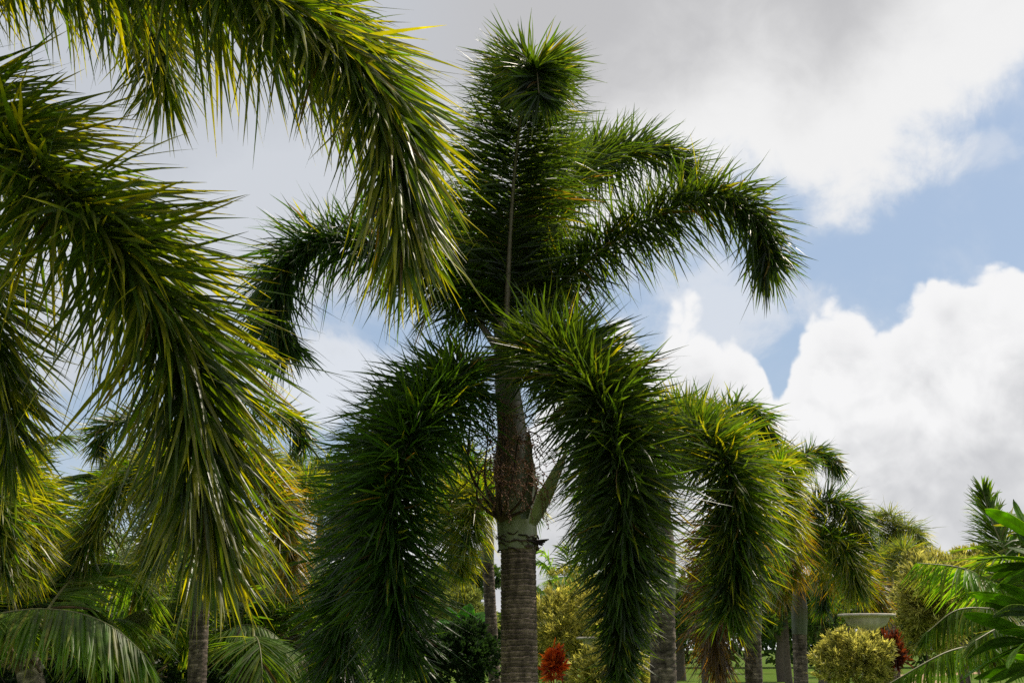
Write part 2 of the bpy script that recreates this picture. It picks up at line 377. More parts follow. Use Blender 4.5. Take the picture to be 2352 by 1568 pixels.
    def build(s, mat=M_palm, fringe='leaflet_fringe'):
        o0 = org(s.rt)
        picks = [None] * len(s.fr)
        if s.single:
            sc, ix = [], []
            for j, f in enumerate(s.fr):
                R = f[3]; d = R['P'] - CAM; dist = np.linalg.norm(d, axis=1)
                tip = R['P'] + norm(R['D']) * R['L'][:, None]
                mid = (tip + R['P']) / 2 - CAM; u = mid @ R_ / (mid @ F_); v = mid @ U_ / (mid @ F_)
                vis = (np.abs(u) < .47) & (np.abs(v) < .31)
                # length seen from the camera over distance, nearer ones first
                perp = np.linalg.norm(np.cross(norm(R['D']), norm(d)), axis=1)
                sc.append(np.where(vis, R['L'] * perp / dist ** 2, 0)); ix.append(np.stack([np.full(len(dist), j), np.arange(len(dist))], 1))
            sc = np.concatenate(sc); ix = np.concatenate(ix); top = ix[np.argsort(-sc)[:s.single]]
            for j in range(len(s.fr)): picks[j] = top[top[:, 0] == j][:, 1]
        for j, (rv, rf, rt_, R, segs, fold, label) in enumerate(s.fr):
            one = picks[j] if picks[j] is not None else np.array([], int)
            rest = np.ones(len(R['L']), bool); rest[one] = False
            if s.single:
                fo = obj('frond', mesh_from('frond', rv - o0, rf, rt_, mat=M_rachis), s.rt, label=label)
                V, F, t = blades(R, segs, fold, rest)
                obj(fringe, mesh_from(fringe, V - o0, F, t, mat=mat), fo, kind='stuff')
                for q in one:
                    V, F, t = blades(R, segs + 1, fold, np.array([q]))
                    lo = obj('leaflet', mesh_from('leaflet', V - R['P'][q], F, t, mat=mat), fo); lo.location = R['P'][q] - o0
            else:
                fo = obj('frond', mesh_from('frond', rv - o0, rf, rt_, mat=M_rachis), s.rt, label=label)
                V, F, t = blades(R, segs, fold)
                obj(fringe, mesh_from(fringe, V - o0, F, t, mat=mat), fo, kind='stuff')

def trunk(rt, pts, r_bot, r_top, ring=0.055, nseg=36, step=0.011, bulge=0.0, name='trunk', mat=M_bark, c=(0.215, 0.15, 0.12), dark=(0.045, 0.033, 0.028), rel=0.006):
    Cs, length = catmull(pts, max(12, int(math.dist(pts[0], pts[-1]) / step)))
    n = len(Cs); f = np.linspace(0, 1, n); T, N, B = frames(Cs)
    th = np.linspace(0, 2 * math.pi, nseg, endpoint=False)
    # uneven ring heights
    z = f * length; edges = [0.0]
    while edges[-1] < length + ring: edges.append(edges[-1] + ring * random.uniform(.6, 1.35))
    edges = np.array(edges)
    wob = 0.05 * ring * (np.sin(th * 2 + 1) + np.sin(th * 3 + 2.2) + .6 * np.sin(th * 7))
    zz = z[:, None] + wob[None] + 0.05 * ring * np.sin(z[:, None] * 23 + th[None] * 1.0)
    k = np.clip(np.searchsorted(edges, zz) - 1, 0, len(edges) - 2)
    ph = (zz - edges[k]) / (edges[k + 1] - edges[k])
    rad0 = np.interp(f, [0, .12, .5, 1], [r_bot * 1.25, r_bot, (r_bot + r_top) / 2 + bulge, r_top])
    relief = rel * (ph * .8 - .8) - rel * .9 * (ph < .16)
    jit = np.random.default_rng(3).normal(0, rel * .18, zz.shape)
    rad = rad0[:, None] + relief + jit
    V = Cs[:, None] + (np.cos(th)[None, :, None] * N[:, None] + np.sin(th)[None, :, None] * B[:, None]) * rad[..., None]
    ringtone = (0.72 + 0.5 * np.random.default_rng(5).random(len(edges)))[k]
    tn = np.clip(ph * 5, 0, 1)[..., None]
    tint = (np.array(dark) * (1 - tn) + np.array(c) * tn) * ringtone[..., None] * (1 + .9 * (ph > .78) * (ph < .97))[..., None]
    i = np.arange(n - 1)[:, None] * nseg; j = np.arange(nseg)[None]; j2 = (j + 1) % nseg
    F = np.stack([i + j, i + j2, i + nseg + j2, i + nseg + j], -1).reshape(-1, 4)
    o0 = org(rt)
    return obj(name, mesh_from(name, V.reshape(-1, 3) - o0, F, tint.reshape(-1, 3), mat=mat), rt)
def shaft(rt, pts, rads, c=(0.075, 0.09, 0.048), name='crown_shaft', nseg=32):
    C, l = catmull(pts, 60); f = np.linspace(0, 1, 60)
    rad = np.interp(f, np.linspace(0, 1, len(rads)), rads)
    T, N, B = frames(C); th = np.linspace(0, 2 * math.pi, nseg, endpoint=False)
    # overlapping sheath edges
    lob = 1 + 0.05 * np.sin(th[None] * 3 + f[:, None] * 2.5) * f[:, None] + 0.03 * ((th[None] + f[:, None] * 3) % 2.1 < .25)
    V = C[:, None] + (np.cos(th)[None, :, None] * N[:, None] + np.sin(th)[None, :, None] * B[:, None]) * (rad[:, None] * lob)[..., None]
    tone = 1 - 0.35 * (np.abs(np.sin(th[None] * 1.5 + f[:, None] * 3)) < .12)
    cc = np.array(c)[None, None] * tone[..., None] * (1 + .25 * np.random.default_rng(9).random((1, nseg, 1)))
    kk = np.interp(f, [0, .16, .40, .62, 1], [0, .05, .85, .8, .55])[:, None, None]
    cc = cc * (1 - kk) + np.array([0.125, 0.082, 0.055]) * kk * (0.8 + .4 * np.random.default_rng(19).random((60, nseg, 1)))
    i = np.arange(59)[:, None] * nseg; j = np.arange(nseg)[None]; j2 = (j + 1) % nseg
    F = np.stack([i + j, i + j2, i + nseg + j2, i + nseg + j], -1).reshape(-1, 4)
    return obj(name, mesh_from(name, V.reshape(-1, 3) - org(rt), F, cc.reshape(-1, 3), mat=M_shaft), rt)

def arc(c0, theta, el0, length, bend=130, n=9, power=1.3, side=0.0):
    """points of a frond that leaves c0 at azimuth theta (0 = away, 90 = right) and bows over"""
    P = [np.array(c0, float)]; th = math.radians(theta)
    for i in range(n):
        f = (i + .5) / n; e = math.radians(el0 - bend * f ** power); a = th + math.radians(side) * f
        P.append(P[-1] + length / n * np.array([math.sin(a) * math.cos(e), math.cos(a) * math.cos(e), math.sin(e)]))
    return P

# ------------------------------------------------------------------ ground
def sheet(name, x0, x1, y0, y1, nx, ny, z, mat, bump=0.0):
    X, Y = np.meshgrid(np.linspace(x0, x1, nx), np.linspace(y0, y1, ny))
    Z = z + bump * (np.sin(X * .11 + 1) * np.cos(Y * .07) + .5 * np.sin(X * .31 + Y * .23))
    V = np.stack([X, Y, Z], -1).reshape(-1, 3); i = np.arange(ny - 1)[:, None] * nx; j = np.arange(nx - 1)[None]
    F = np.stack([i + j, i + j + 1, i + nx + j + 1, i + nx + j], -1).reshape(-1, 4)
    return obj(name, mesh_from(name, V, F, mat=mat), kind='structure')
sheet('lawn', -900, 900, -60, 1500, 120, 120, 0, M_lawn)
# garden path that crosses the lawn on the right
pc, _ = catmull([(9, 30, .006), (15, 42, .006), (19, 56, .006), (24, 72, .006), (34, 84, .006)], 40)
Tt, Nn, Bb = frames(pc); side_ = norm(np.cross(Tt, [0, 0, 1.0])) * 1.6
V = np.concatenate([pc - side_, pc + side_]); i = np.arange(39)[:, None]
obj('path', mesh_from('path', V, np.concatenate([i, i + 40, i + 41, i + 1], 1), mat=M_dirt), kind='structure')

# ------------------------------------------------------------------ main palm
YM = 9.0
base = at(1195, 1568, YM); base[2] = 0
main = root('foxtail_palm', 'tall foxtail palm in the centre with ringed grey trunk and brown fruit cluster', 'palm', base)
ptop = at(1190, 1235, YM)
trunk(main, [base, base * .5 + at(1192, 1560, YM) * .5, at(1192, 1450, YM), ptop], 0.150, 0.138, ring=0.038, nseg=72, step=0.006, rel=0.0045)
shaft(main, [at(1189, 1262, YM), at(1187, 1205, YM), at(1184, 1120, YM), at(1176, 1000, YM), at(1162, 870, YM), at(1155, 790, YM), at(1162, 740, YM)],
      [0.150, 0.160, 0.166, 0.118, 0.104, 0.080, 0.055], c=(0.23, 0.235, 0.135))
MAING = np.array([0.020, 0.035, 0.008])
pm = Palm(main, 290)
A = lambda *l: [at(*q) for q in l]
# upright frond that bows towards the camera at its top
pm.frond(A((1160, 800, 9.0), (1168, 620, 8.95), (1178, 440, 8.85), (1192, 300, 8.68), (1208, 205, 8.42), (1222, 158, 8.15), (1232, 160, 7.9), (1238, 215, 7.75)), L=.54, w=.021, dens=520, petiole=.05, r0=.05, grav=.02, yel=.01, a0=66, a1=30, base=MAING, curl=.14, droop=.15, lp=(1.0, 1.08, 1.05, .80, .54, .42), rc=(.15, .12, .07), sd=28)
# right arch
pm.frond(A((1180, 800, 9.0), (1255, 690, 9.0), (1370, 585, 9.0), (1500, 500, 8.9), (1640, 450, 8.75), (1730, 500, 8.6), (1765, 600, 8.5)), L=.42, w=.022, dens=400, sd=30, rc=(.11, .09, .055), petiole=.13, r0=.042, grav=.12, yel=.012, a0=68, a1=25, base=MAING)
# behind it, higher
pm.frond(A((1170, 790, 9.1), (1215, 600, 9.4), (1280, 450, 9.8), (1370, 370, 10.2), (1470, 350, 10.5), (1560, 380, 10.6), (1600, 430, 10.6)), L=.45, w=.022, dens=340, petiole=.15, r0=.04, grav=.05, yel=.01, base=MAING)
pm.frond(A((1165, 790, 9.1), (1190, 600, 9.6), (1240, 430, 10.2), (1300, 350, 10.7), (1370, 360, 11.1)), L=.42, w=.022, dens=220, petiole=.2, r0=.04, grav=.05, yel=.01, base=MAING)
# left arch
pm.frond(A((1150, 810, 9.0), (1060, 690, 9.0), (950, 610, 8.95), (830, 560, 8.9), (720, 560, 8.8), (655, 620, 8.7), (635, 720, 8.6), (650, 790, 8.6)), L=.45, w=.022, dens=430, sd=34, rc=(.11, .09, .055), petiole=.10, r0=.045, grav=.10, yel=.01)
pm.frond(A((1150, 800, 9.1), (1110, 640, 9.5), (1040, 520, 9.9), (960, 470, 10.3), (870, 480, 10.6)), L=.42, w=.022, dens=230, petiole=.12, r0=.04, grav=.06, yel=.01)
# drooping left pair
pm.frond(A((1155, 850, 8.9), (1090, 850, 8.7), (1008, 905, 8.4), (942, 1010, 8.2), (900, 1130, 8.1), (905, 1290, 8.1), (930, 1500, 8.15)), L=.52, w=.023, dens=560, petiole=.12, r0=.045, grav=.03, yel=.01, a1=30, droop=.10, lp=(.55, 1, 1, .85, .66, .5))
pm.frond(A((1155, 840, 9.1), (1080, 855, 9.3), (985, 945, 9.3), (905, 1060, 9.2), (850, 1200, 9.1), (805, 1370, 9.0), (785, 1590, 9.0)), L=.54, w=.023, dens=520, petiole=.15, r0=.04, grav=.05, yel=.01, a1=30, droop=.12, lp=(.55, 1, 1, .85, .66, .5))
# drooping right
pm.frond(A((1168, 850, 8.9), (1225, 812, 8.5), (1305, 825, 8.1), (1380, 915, 7.8), (1425, 1040, 7.7), (1440, 1180, 7.7), (1428, 1330, 7.75), (1422, 1545, 7.8)), L=.47, w=.023, dens=600, petiole=.06, r0=.045, grav=.03, yel=.01, a1=30, droop=.10, lp=(.5, 1, 1, .74, .45, .32), base=MAING)
pm.frond(A((1180, 820, 9.2), (1240, 790, 9.5), (1340, 840, 9.7), (1390, 960, 9.8), (1390, 1100, 9.8), (1370, 1230, 9.8)), L=.50, w=.023, dens=380, petiole=.12, r0=.04, grav=.15, yel=.02)
pm.build()
# open spathe blades beside the shaft
def blade(rt, name, p0, p1, wdt, bow, c, thick=0.006, label=None, up=(0, -1, .2)):
    p0 = np.array(p0); p1 = np.array(p1); n = 14; f = np.linspace(0, 1, n)
    d = p1 - p0; upv = np.array(up, float); upv -= d * np.dot(upv, d) / np.dot(d, d); upv /= np.linalg.norm(upv); sd_ = np.cross(d, upv); sd_ /= np.linalg.norm(sd_)
    Cc = p0 + d * f[:, None] + upv * (bow * np.sin(f * math.pi))[:, None]
    pr = np.interp(f, [0, .1, .4, .8, 1], [.5, .8, 1, .6, .03]) * wdt / 2
    rows = []
    for s in (-1, -.5, 0, .5, 1): rows.append(Cc + sd_ * (pr * s)[:, None] - upv * (pr * .5 * (1 - s * s))[:, None])
    Vt = np.stack(rows, 1); Vb = Vt - upv * thick
    V = np.concatenate([Vt.reshape(-1, 3), Vb.reshape(-1, 3)]); m_ = 5; i = np.arange(n - 1)[:, None] * m_; j = np.arange(m_ - 1)[None]
    F = np.stack([i + j, i + j + 1, i + m_ + j + 1, i + m_ + j], -1).reshape(-1, 4); F = np.concatenate([F, F[:, ::-1] + n * m_])
    t = np.tile(np.array(c), (len(V), 1)) * (0.8 + .4 * rng.random((len(V), 1)))
    return obj(name, mesh_from(name, V - org(rt), F, t, mat=M_shaft), rt, label=label)
blade(main, 'spathe', at(1222, 1205, 8.83), at(1302, 1035, 8.6), .115, .03, (0.36, 0.36, 0.22), label='pale green open spathe standing off to the right')
blade(main, 'spathe', at(1150, 1190, 8.83), at(1112, 1110, 8.7), .075, .02, (0.17, 0.19, 0.11))
blade(main, 'spathe', at(1205, 1190, 8.80), at(1215, 985, 8.78), .11, .02, (0.12, 0.14, 0.085))
# torn fibrous collar of the last fallen sheath
def collar(rt, c, r, n=60):
    parts = []
    for q in range(n):
        a = random.uniform(0, 6.28); h = random.uniform(-.075, .05)
        P = [c + np.array([math.cos(a + s_ * .5) * (r + .004 + s_ * random.uniform(0, .03)), math.sin(a + s_ * .5) * (r + .004 + s_ * random.uniform(0, .03)), h + s_ * random.uniform(-.03, .01)]) for s_ in (0, .4, .8, 1.2)]
        C, _ = catmull(P, 8); parts.append(tube(C, np.linspace(.010, .003, 8), 5, 1, np.array([.07, .042, .03]) * random.uniform(.4, 1.5)))
    for q in range(9):   # ragged end on the right
        d = np.array([math.cos(q * .4 - .9), -.5 + .1 * math.sin(q), random.uniform(-.5, .5)]); P = [c + np.array([r * .85, -.05, -.02]), c + np.array([r * .9, -.06, -.02]) + d * .05, c + np.array([r * .9, -.06, -.02]) + d * random.uniform(.08, .14)]
        C, _ = catmull(P, 6); parts.append(tube(C, np.linspace(.018, .005, 6), 5, 1, np.array([.05, .035, .04])))
    V, F, t = join(parts); return obj('fibre_collar', mesh_from('fibre_collar', V - org(rt), F, t, mat=M_fruit), rt)
collar(main, at(1190, 1240, YM), .145)
# fruit cluster: forked stalks that carry strings of small round fruit
def ico():
    p = (1 + 5 ** .5) / 2
    v = norm(np.array([(-1, p, 0), (1, p, 0), (-1, -p, 0), (1, -p, 0), (0, -1, p), (0, 1, p), (0, -1, -p), (0, 1, -p), (p, 0, -1), (p, 0, 1), (-p, 0, -1), (-p, 0, 1)], float))
    f = np.array([(0, 11, 5), (0, 5, 1), (0, 1, 7), (0, 7, 10), (0, 10, 11), (1, 5, 9), (5, 11, 4), (11, 10, 2), (10, 7, 6), (7, 1, 8), (3, 9, 4), (3, 4, 2), (3, 2, 6), (3, 6, 8), (3, 8, 9), (4, 9, 5), (2, 4, 11), (6, 2, 10), (8, 6, 7), (9, 8, 1)])
    return v, f
IV, IF = ico()
stalks, beads = [], []
def strings(p, n, spread, ln, droop):
    for q in range(n):
        a = random.uniform(0, 6.28); e = random.uniform(-.5, 1.0)
        d = np.array([math.cos(a) * math.cos(e), math.sin(a) * math.cos(e) * .6 - .2, math.sin(e)]) * spread
        L_ = ln * random.uniform(.5, 1.2)
        C, l = catmull([p, p + d * L_ * .5 + [0, 0, -.02], p + d * L_ * .9 + [0, 0, -droop * L_ * .45], p + d * L_ * 1.05 + [0, 0, -droop * L_]], 22)
        C = C + rng.normal(0, .004, C.shape)
        stalks.append(tube(C, .0022, 4, 1, np.array([.12, .06, .04]) * random.uniform(.6, 1.5)))
        m_ = int(l / .017)
        for b in range(2, m_):
            x = b / m_ * 21; i_ = int(x); c_ = C[i_] + (C[min(i_ + 1, 21)] - C[i_]) * (x - i_) + rng.normal(0, .0045, 3)
            beads.append((IV * random.uniform(.0048, .0075) + c_, IF, np.tile(np.array([.30, .15, .095]) * random.uniform(.5, 1.6), (12, 1))))
for (fork, n, sp) in (((1120, 1010, 8.75), 22, 1), ((1100, 1090, 8.7), 18, 1), ((1160, 960, 8.62), 26, .9), ((1190, 1010, 8.6), 26, .9), ((1180, 1080, 8.6), 24, .9),
                      ((1215, 1090, 8.65), 16, .8), ((1235, 1120, 8.7), 12, .8), ((1150, 1110, 8.62), 18, .9), ((1080, 960, 8.8), 12, 1)):
    f_ = at(*fork); a0_ = at(1150, 1195, 8.80)
    mid = (f_ + a0_) / 2 + np.array([(f_[0] - a0_[0]) * .35 - .03, -.05, -.03])
    C, _ = catmull([a0_, mid, f_], 14); stalks.append(tube(C, np.linspace(.016, .006, 14), 6, 1, (.065, .035, .025)))
    strings(f_, int(n * .62), sp * 1.1, .31, .8)
for (fork, end) in (((1120, 1010), (1075, 890)), ((1120, 1010), (1110, 900)), ((1100, 1090), (1060, 980)), ((1080, 960), (1050, 930)), ((1120, 1010), (1140, 930))):
    a_, b_ = at(*fork, 8.75), at(*end, 8.8); C, _ = catmull([a_, (a_ + b_) / 2 + [-.03, 0, 0], b_], 8); stalks.append(tube(C, np.linspace(.006, .003, 8), 5, 1, (.05, .03, .025)))
    strings(b_, 7, .8, .18, .7)
V, F, t = join(stalks); fc = obj('fruit_cluster', mesh_from('fruit_cluster', V - base, F, t, mat=M_fruit), main, label='brown branching fruit cluster hung with strings of small beads')
V, F, t = join(beads); obj('fruit', mesh_from('fruit', V - base, F, t, mat=M_fruit), fc, kind='stuff')

# ------------------------------------------------------------------ near palm, its trunk left of the frame
YN = 5.2
nb = at(-620, 1500, YN); nb[2] = 0
near = root('foxtail_palm', 'nearest foxtail palm, its long fronds hanging in from the left edge and top', 'palm', nb)
crn = at(-600, 330, YN)
trunk(near, [nb, (nb + crn) * .5 * [1, 1, .5], crn - [0, 0, 1.0]], .16, .14, nseg=32, step=.02)
shaft(near, [crn - [0, 0, 1.03], crn - [0, 0, .6], crn, crn + [0, 0, .25]], [.15, .16, .10, .05])
pn = Palm(near, 290)
NEARG = np.array([0.027, 0.045, 0.005])
NK = dict(dk=1.45, tipy=.8, w=.0235, r0=.04, segs=5, droop=.16, fold=True, curl=.07)
pn.frond([crn] + A((-300, -180, 5.1), (0, -200, 5.0), (300, -150, 4.9), (520, -60, 4.85), (700, 45, 4.8), (810, 130, 4.75), (885, 250, 4.7), (912, 400, 4.7), (922, 530, 4.72)), L=.58, dens=330, petiole=.16, grav=.50, yel=.06, a0=66, a1=20, base=NEARG * 1.05, **NK)
pn.frond([crn + [0, .15, 0]] + A((-300, -80, 5.6), (0, -190, 5.9), (230, -110, 6.1), (340, 20, 6.2), (370, 120, 6.2), (375, 190, 6.2)), L=.50, dens=240, petiole=.2, grav=.25, yel=.08, base=NEARG * 1.1, **NK)
pn.frond([crn + [0, -.05, 0]] + A((-350, 190, 5.0), (-120, 250, 4.9), (30, 345, 4.8), (160, 460, 4.75), (295, 600, 4.7), (390, 740, 4.7), (440, 900, 4.7), (465, 1060, 4.72), (480, 1220, 4.75)), L=.58, dens=380, petiole=.10, grav=.22, yel=.08, a0=66, a1=17, base=NEARG, **NK)
pn.frond([crn + [0, .1, -.05]] + A((-380, 300, 5.5), (-180, 440, 5.8), (-60, 620, 5.9), (-10, 800, 6.0), (10, 940, 6.0), (20, 1040, 6.0)), L=.47, dens=280, petiole=.14, grav=.25, yel=.05, base=NEARG, **NK)
pn.frond([crn + [.05, .2, 0]] + A((200, -250, 6.3), (600, -120, 6.9), (800, 60, 7.1), (900, 200, 7.2), (930, 300, 7.2)), L=.46, dens=220, petiole=.3, grav=.3, yel=.10, base=NEARG * 1.2, **NK)
for th, e0 in ((250, 60), (200, 55), (160, 45), (300, 30), (340, 60)):
    pn.frond(arc(crn, th, e0, 2.7), L=.48, dens=150, petiole=.12, grav=.2, yel=.05, **NK)
pn.build()

# ------------------------------------------------------------------ other foxtail palms
def foxtail(label, u, Y, v_top, v_crown, fronds, r=.13, lean=0.0, autos=(), group='foxtail palms behind the central one', single=0, dens=230, L=.46, w=.023, segs=3, cb=GREEN, c=(0.15, 0.115, 0.095), flen=2.6):
    b = at(u, 1568, Y); b[2] = 0; b[0] -= lean
    rt = root('foxtail_palm', label, 'palm', b, group)
    tp = at(u, v_top, Y); cr = at(u, v_crown, Y)
    trunk(rt, [b, b * .5 + tp * .5, tp], r * 1.05, r, nseg=28, step=.018, c=c, rel=.006)
    shaft(rt, [tp - [0, 0, .03], tp * .6 + cr * .4, cr, cr + [0, 0, .12]], [r * 1.04, r * 1.1, r * .6, r * .3], nseg=20)
    P = Palm(rt, single); kw = dict(L=L, w=w, dens=dens, segs=segs, fold=False, petiole=.10, grav=.12, r0=.035)
    for f_ in fronds:
        pts, ex = f_ if isinstance(f_, tuple) and isinstance(f_[1], dict) else (f_, {})
        k_ = dict(kw); k_.update(ex); P.frond([cr] + [at(*q) for q in pts], base=k_.pop('base', cb), **k_)
    for (th, e0, ln, ex) in autos:
        k_ = dict(kw); k_.update(ex); P.frond(arc(cr, th, e0, ln), base=k_.pop('base', cb), **k_)
    P.build(); return rt

YO = dict(yel=.4, tipy=.9, tipc=YEL, base=MIDG * 1.2)
OR = dict(yel=.45, tipy=.9, tipc=ORG, base=MIDG * 1.3)
# right neighbour: trunk at 1520
foxtail('foxtail palm just right of centre, thick trunk under a broad drooping green frond', 1520, 12.2, 1365, 1090, [
    ([(1548, 1010, 11.4), (1598, 990, 10.8), (1662, 1050, 10.4), (1693, 1150, 10.3), (1690, 1270, 10.3), (1668, 1410, 10.3)], dict(dens=460, L=.46, w=.025, yel=.04, tipy=.3, base=MAING * 1.15, r0=.04, a1=30, droop=.10)),
    ([(1570, 1010, 12.0), (1640, 1000, 11.9), (1708, 1060, 11.8), (1742, 1140, 11.8), (1750, 1230, 11.8)], dict(dens=320, yel=.12, tipy=.6, base=MIDG)),
    ([(1480, 960, 12.0), (1430, 980, 11.8), (1390, 1080, 11.6), (1370, 1200, 11.6)], dict(dens=260)),
    ([(1530, 990, 12.9), (1560, 950, 13.5), (1600, 970, 14), (1620, 1050, 14.2)], dict(dens=220, yel=.2)),
    ([(1500, 1000, 11.6), (1480, 1010, 11.0), (1462, 1080, 10.6), (1450, 1170, 10.4)], dict(dens=260)),
], r=.135, single=200, cb=MIDG, L=.42)
foxtail('foxtail palm second right of the central one, dead brown frond hanging beside its trunk', 1728, 17, 1450, 1230, [
    ([(1690, 1060, 17), (1665, 970, 16.8), (1700, 935, 16.6), (1745, 960, 16.5), (1770, 1010, 16.5)], dict(L=.44, w=.03)),
    ([(1680, 1080, 17), (1650, 1000, 17), (1600, 1010, 17)], {}),
    ([(1770, 1130, 17), (1805, 1200, 16.8), (1815, 1310, 16.6)], dict(OR, dens=420, L=.44)),
    ([(1760, 1080, 16.5), (1790, 1080, 16), (1800, 1160, 15.7), (1795, 1250, 15.6)], dict(YO, dens=360, L=.42)),
    ([(1660, 1180, 17), (1640, 1260, 16.8), (1640, 1400, 16.6), (1655, 1520, 16.6)], dict(base=DRK, yel=.1, tipc=BRN, L=.6, dens=260)),
    ([(1745, 1150, 16.4), (1760, 1200, 16), (1760, 1330, 15.9)], {}),
    ([(1780, 1060, 17), (1800, 1040, 17), (1860, 1060, 17)], {}),
], r=.125, cb=MIDG, L=.38, dens=260)
foxtail('foxtail palm farthest right in the row, narrow trunk, dark arching fronds edged with orange', 1836, 20.5, 1452, 1290, [
    ([(1800, 1130, 20.5), (1830, 1060, 20.3), (1880, 1038, 20.2), (1930, 1075, 20)], dict(dens=330, L=.40)),
    ([(1850, 1190, 20), (1900, 1150, 19.8), (1955, 1180, 19.6), (1985, 1245, 19.5)], dict(dens=420, L=.50)),
    ([(1860, 1240, 19.7), (1920, 1235, 19.4), (1950, 1290, 19.2), (1965, 1350, 19.2)], dict(YO, dens=460, L=.50, yel=.2)),
    ([(1880, 1300, 20.5), (1950, 1320, 20.7), (2000, 1350, 20.8), (2025, 1400, 20.8)], dict(OR, dens=420, L=.46)),
    ([(1790, 1240, 20), (1770, 1290, 19.8), (1800, 1370, 19.6)], dict(OR, dens=260)),
    ([(1820, 1240, 21.5), (1870, 1230, 22.4), (1890, 1310, 22.8), (1890, 1400, 22.9)], {}),
    ([(1800, 1200, 21), (1740, 1190, 21.3), (1710, 1260, 21.4)], {}),
], r=.125, L=.40, dens=280)
# left group
foxtail('foxtail palm left of centre whose trunk shows under the yellowing tip of the nearest frond', 459, 14, 1395, 1130, [
    ([(560, 1060, 14.0), (620, 1120, 13.8), (655, 1230, 13.6), (665, 1320, 13.6)], dict(OR, dens=330, L=.42)),
    ([(380, 1060, 14.0), (280, 1110, 13.7), (215, 1220, 13.5), (165, 1330, 13.4)], dict(YO, dens=330, L=.5, yel=.25)),
    ([(540, 990, 14.3), (620, 950, 14.4), (680, 975, 14.4), (700, 1020, 14.4)], dict(dens=230)),
    ([(390, 1000, 14.3), (310, 965, 14.4), (240, 985, 14.4), (225, 1030, 14.4)], dict(dens=230)),
    ([(440, 1050, 13.0), (400, 1080, 12.0), (370, 1200, 12.6), (350, 1300, 12.6)], dict(YO, dens=260, yel=.3)),
    ([(520, 1080, 15.0), (600, 1060, 16.0), (660, 1130, 16.4)], dict(YO, dens=220)),
    ([(350, 1080, 15.0), (280, 1080, 15.5), (210, 1130, 15.6)], dict(dens=260)),
], r=.112, L=.40, dens=240, w=.024)
foxtail('distant foxtail palm peeping between the long near frond and the central palm, tips turning yellow', 735, 23, 1330, 1180, [
    ([(700, 1090, 23), (680, 1060, 23), (640, 1080, 23)], {}),
    ([(740, 1080, 23), (760, 1070, 22.6), (800, 1110, 22.4)], {}),
    ([(720, 1120, 22), (700, 1110, 21.5), (660, 1150, 21.3), (640, 1230, 21.2)], dict(YO, dens=260)),
    ([(755, 1130, 22), (775, 1150, 21.5), (785, 1230, 21.3)], dict(YO, dens=260)),
], r=.12, L=.5)
foxtail('slender foxtail palm with thin leaning trunk just left of the central trunk', 1120, 18.5, 1290, 1170, [
    ([(1090, 1120, 18), (1050, 1150, 17.5), (1040, 1230, 17.3), (1060, 1310, 17.2)], dict(YO, dens=320)),
    ([(1110, 1130, 17.6), (1085, 1170, 17.2), (1075, 1260, 17)], dict(YO, dens=300)),
    ([(1070, 1120, 19.5), (1010, 1130, 20), (970, 1210, 20.2)], {}),
    ([(1150, 1110, 19.5), (1200, 1110, 20), (1230, 1180, 20.2)], {}),
    ([(1090, 1080, 19), (1060, 1040, 19.4), (1010, 1080, 19.6)], {}),
], r=.095, lean=-.18)
foxtail('foxtail palm at the left edge with bright yellow-green hanging fronds', -60, 13, 1420, 1130, [
    ([(-20, 1060, 12.8), (40, 1090, 12.5), (60, 1190, 12.4), (55, 1300, 12.4)], dict(YO, dens=380)),
    ([(-60, 1050, 12.2), (-20, 1100, 11.8), (0, 1200, 11.6), (5, 1310, 11.6)], dict(YO, dens=300, yel=.3)),
    ([(-130, 1020, 13), (-220, 1080, 13), (-260, 1200, 13)], {}),
    ([(-60, 980, 14), (-40, 950, 14.8), (20, 1000, 15.2)], {}),
], r=.135)
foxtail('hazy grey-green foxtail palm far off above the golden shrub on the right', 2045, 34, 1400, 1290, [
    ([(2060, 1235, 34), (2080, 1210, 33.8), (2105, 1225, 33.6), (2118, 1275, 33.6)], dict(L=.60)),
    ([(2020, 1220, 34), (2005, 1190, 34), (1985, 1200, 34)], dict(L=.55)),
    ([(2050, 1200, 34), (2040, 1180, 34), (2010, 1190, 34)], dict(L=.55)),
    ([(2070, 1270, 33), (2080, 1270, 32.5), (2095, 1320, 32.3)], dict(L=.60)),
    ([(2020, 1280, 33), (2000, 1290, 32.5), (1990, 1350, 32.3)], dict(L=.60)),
], r=.13, w=.024, dens=300, cb=np.array([.045, .062, .036]))  # distance haze is put into the leaf colour as a greyer green

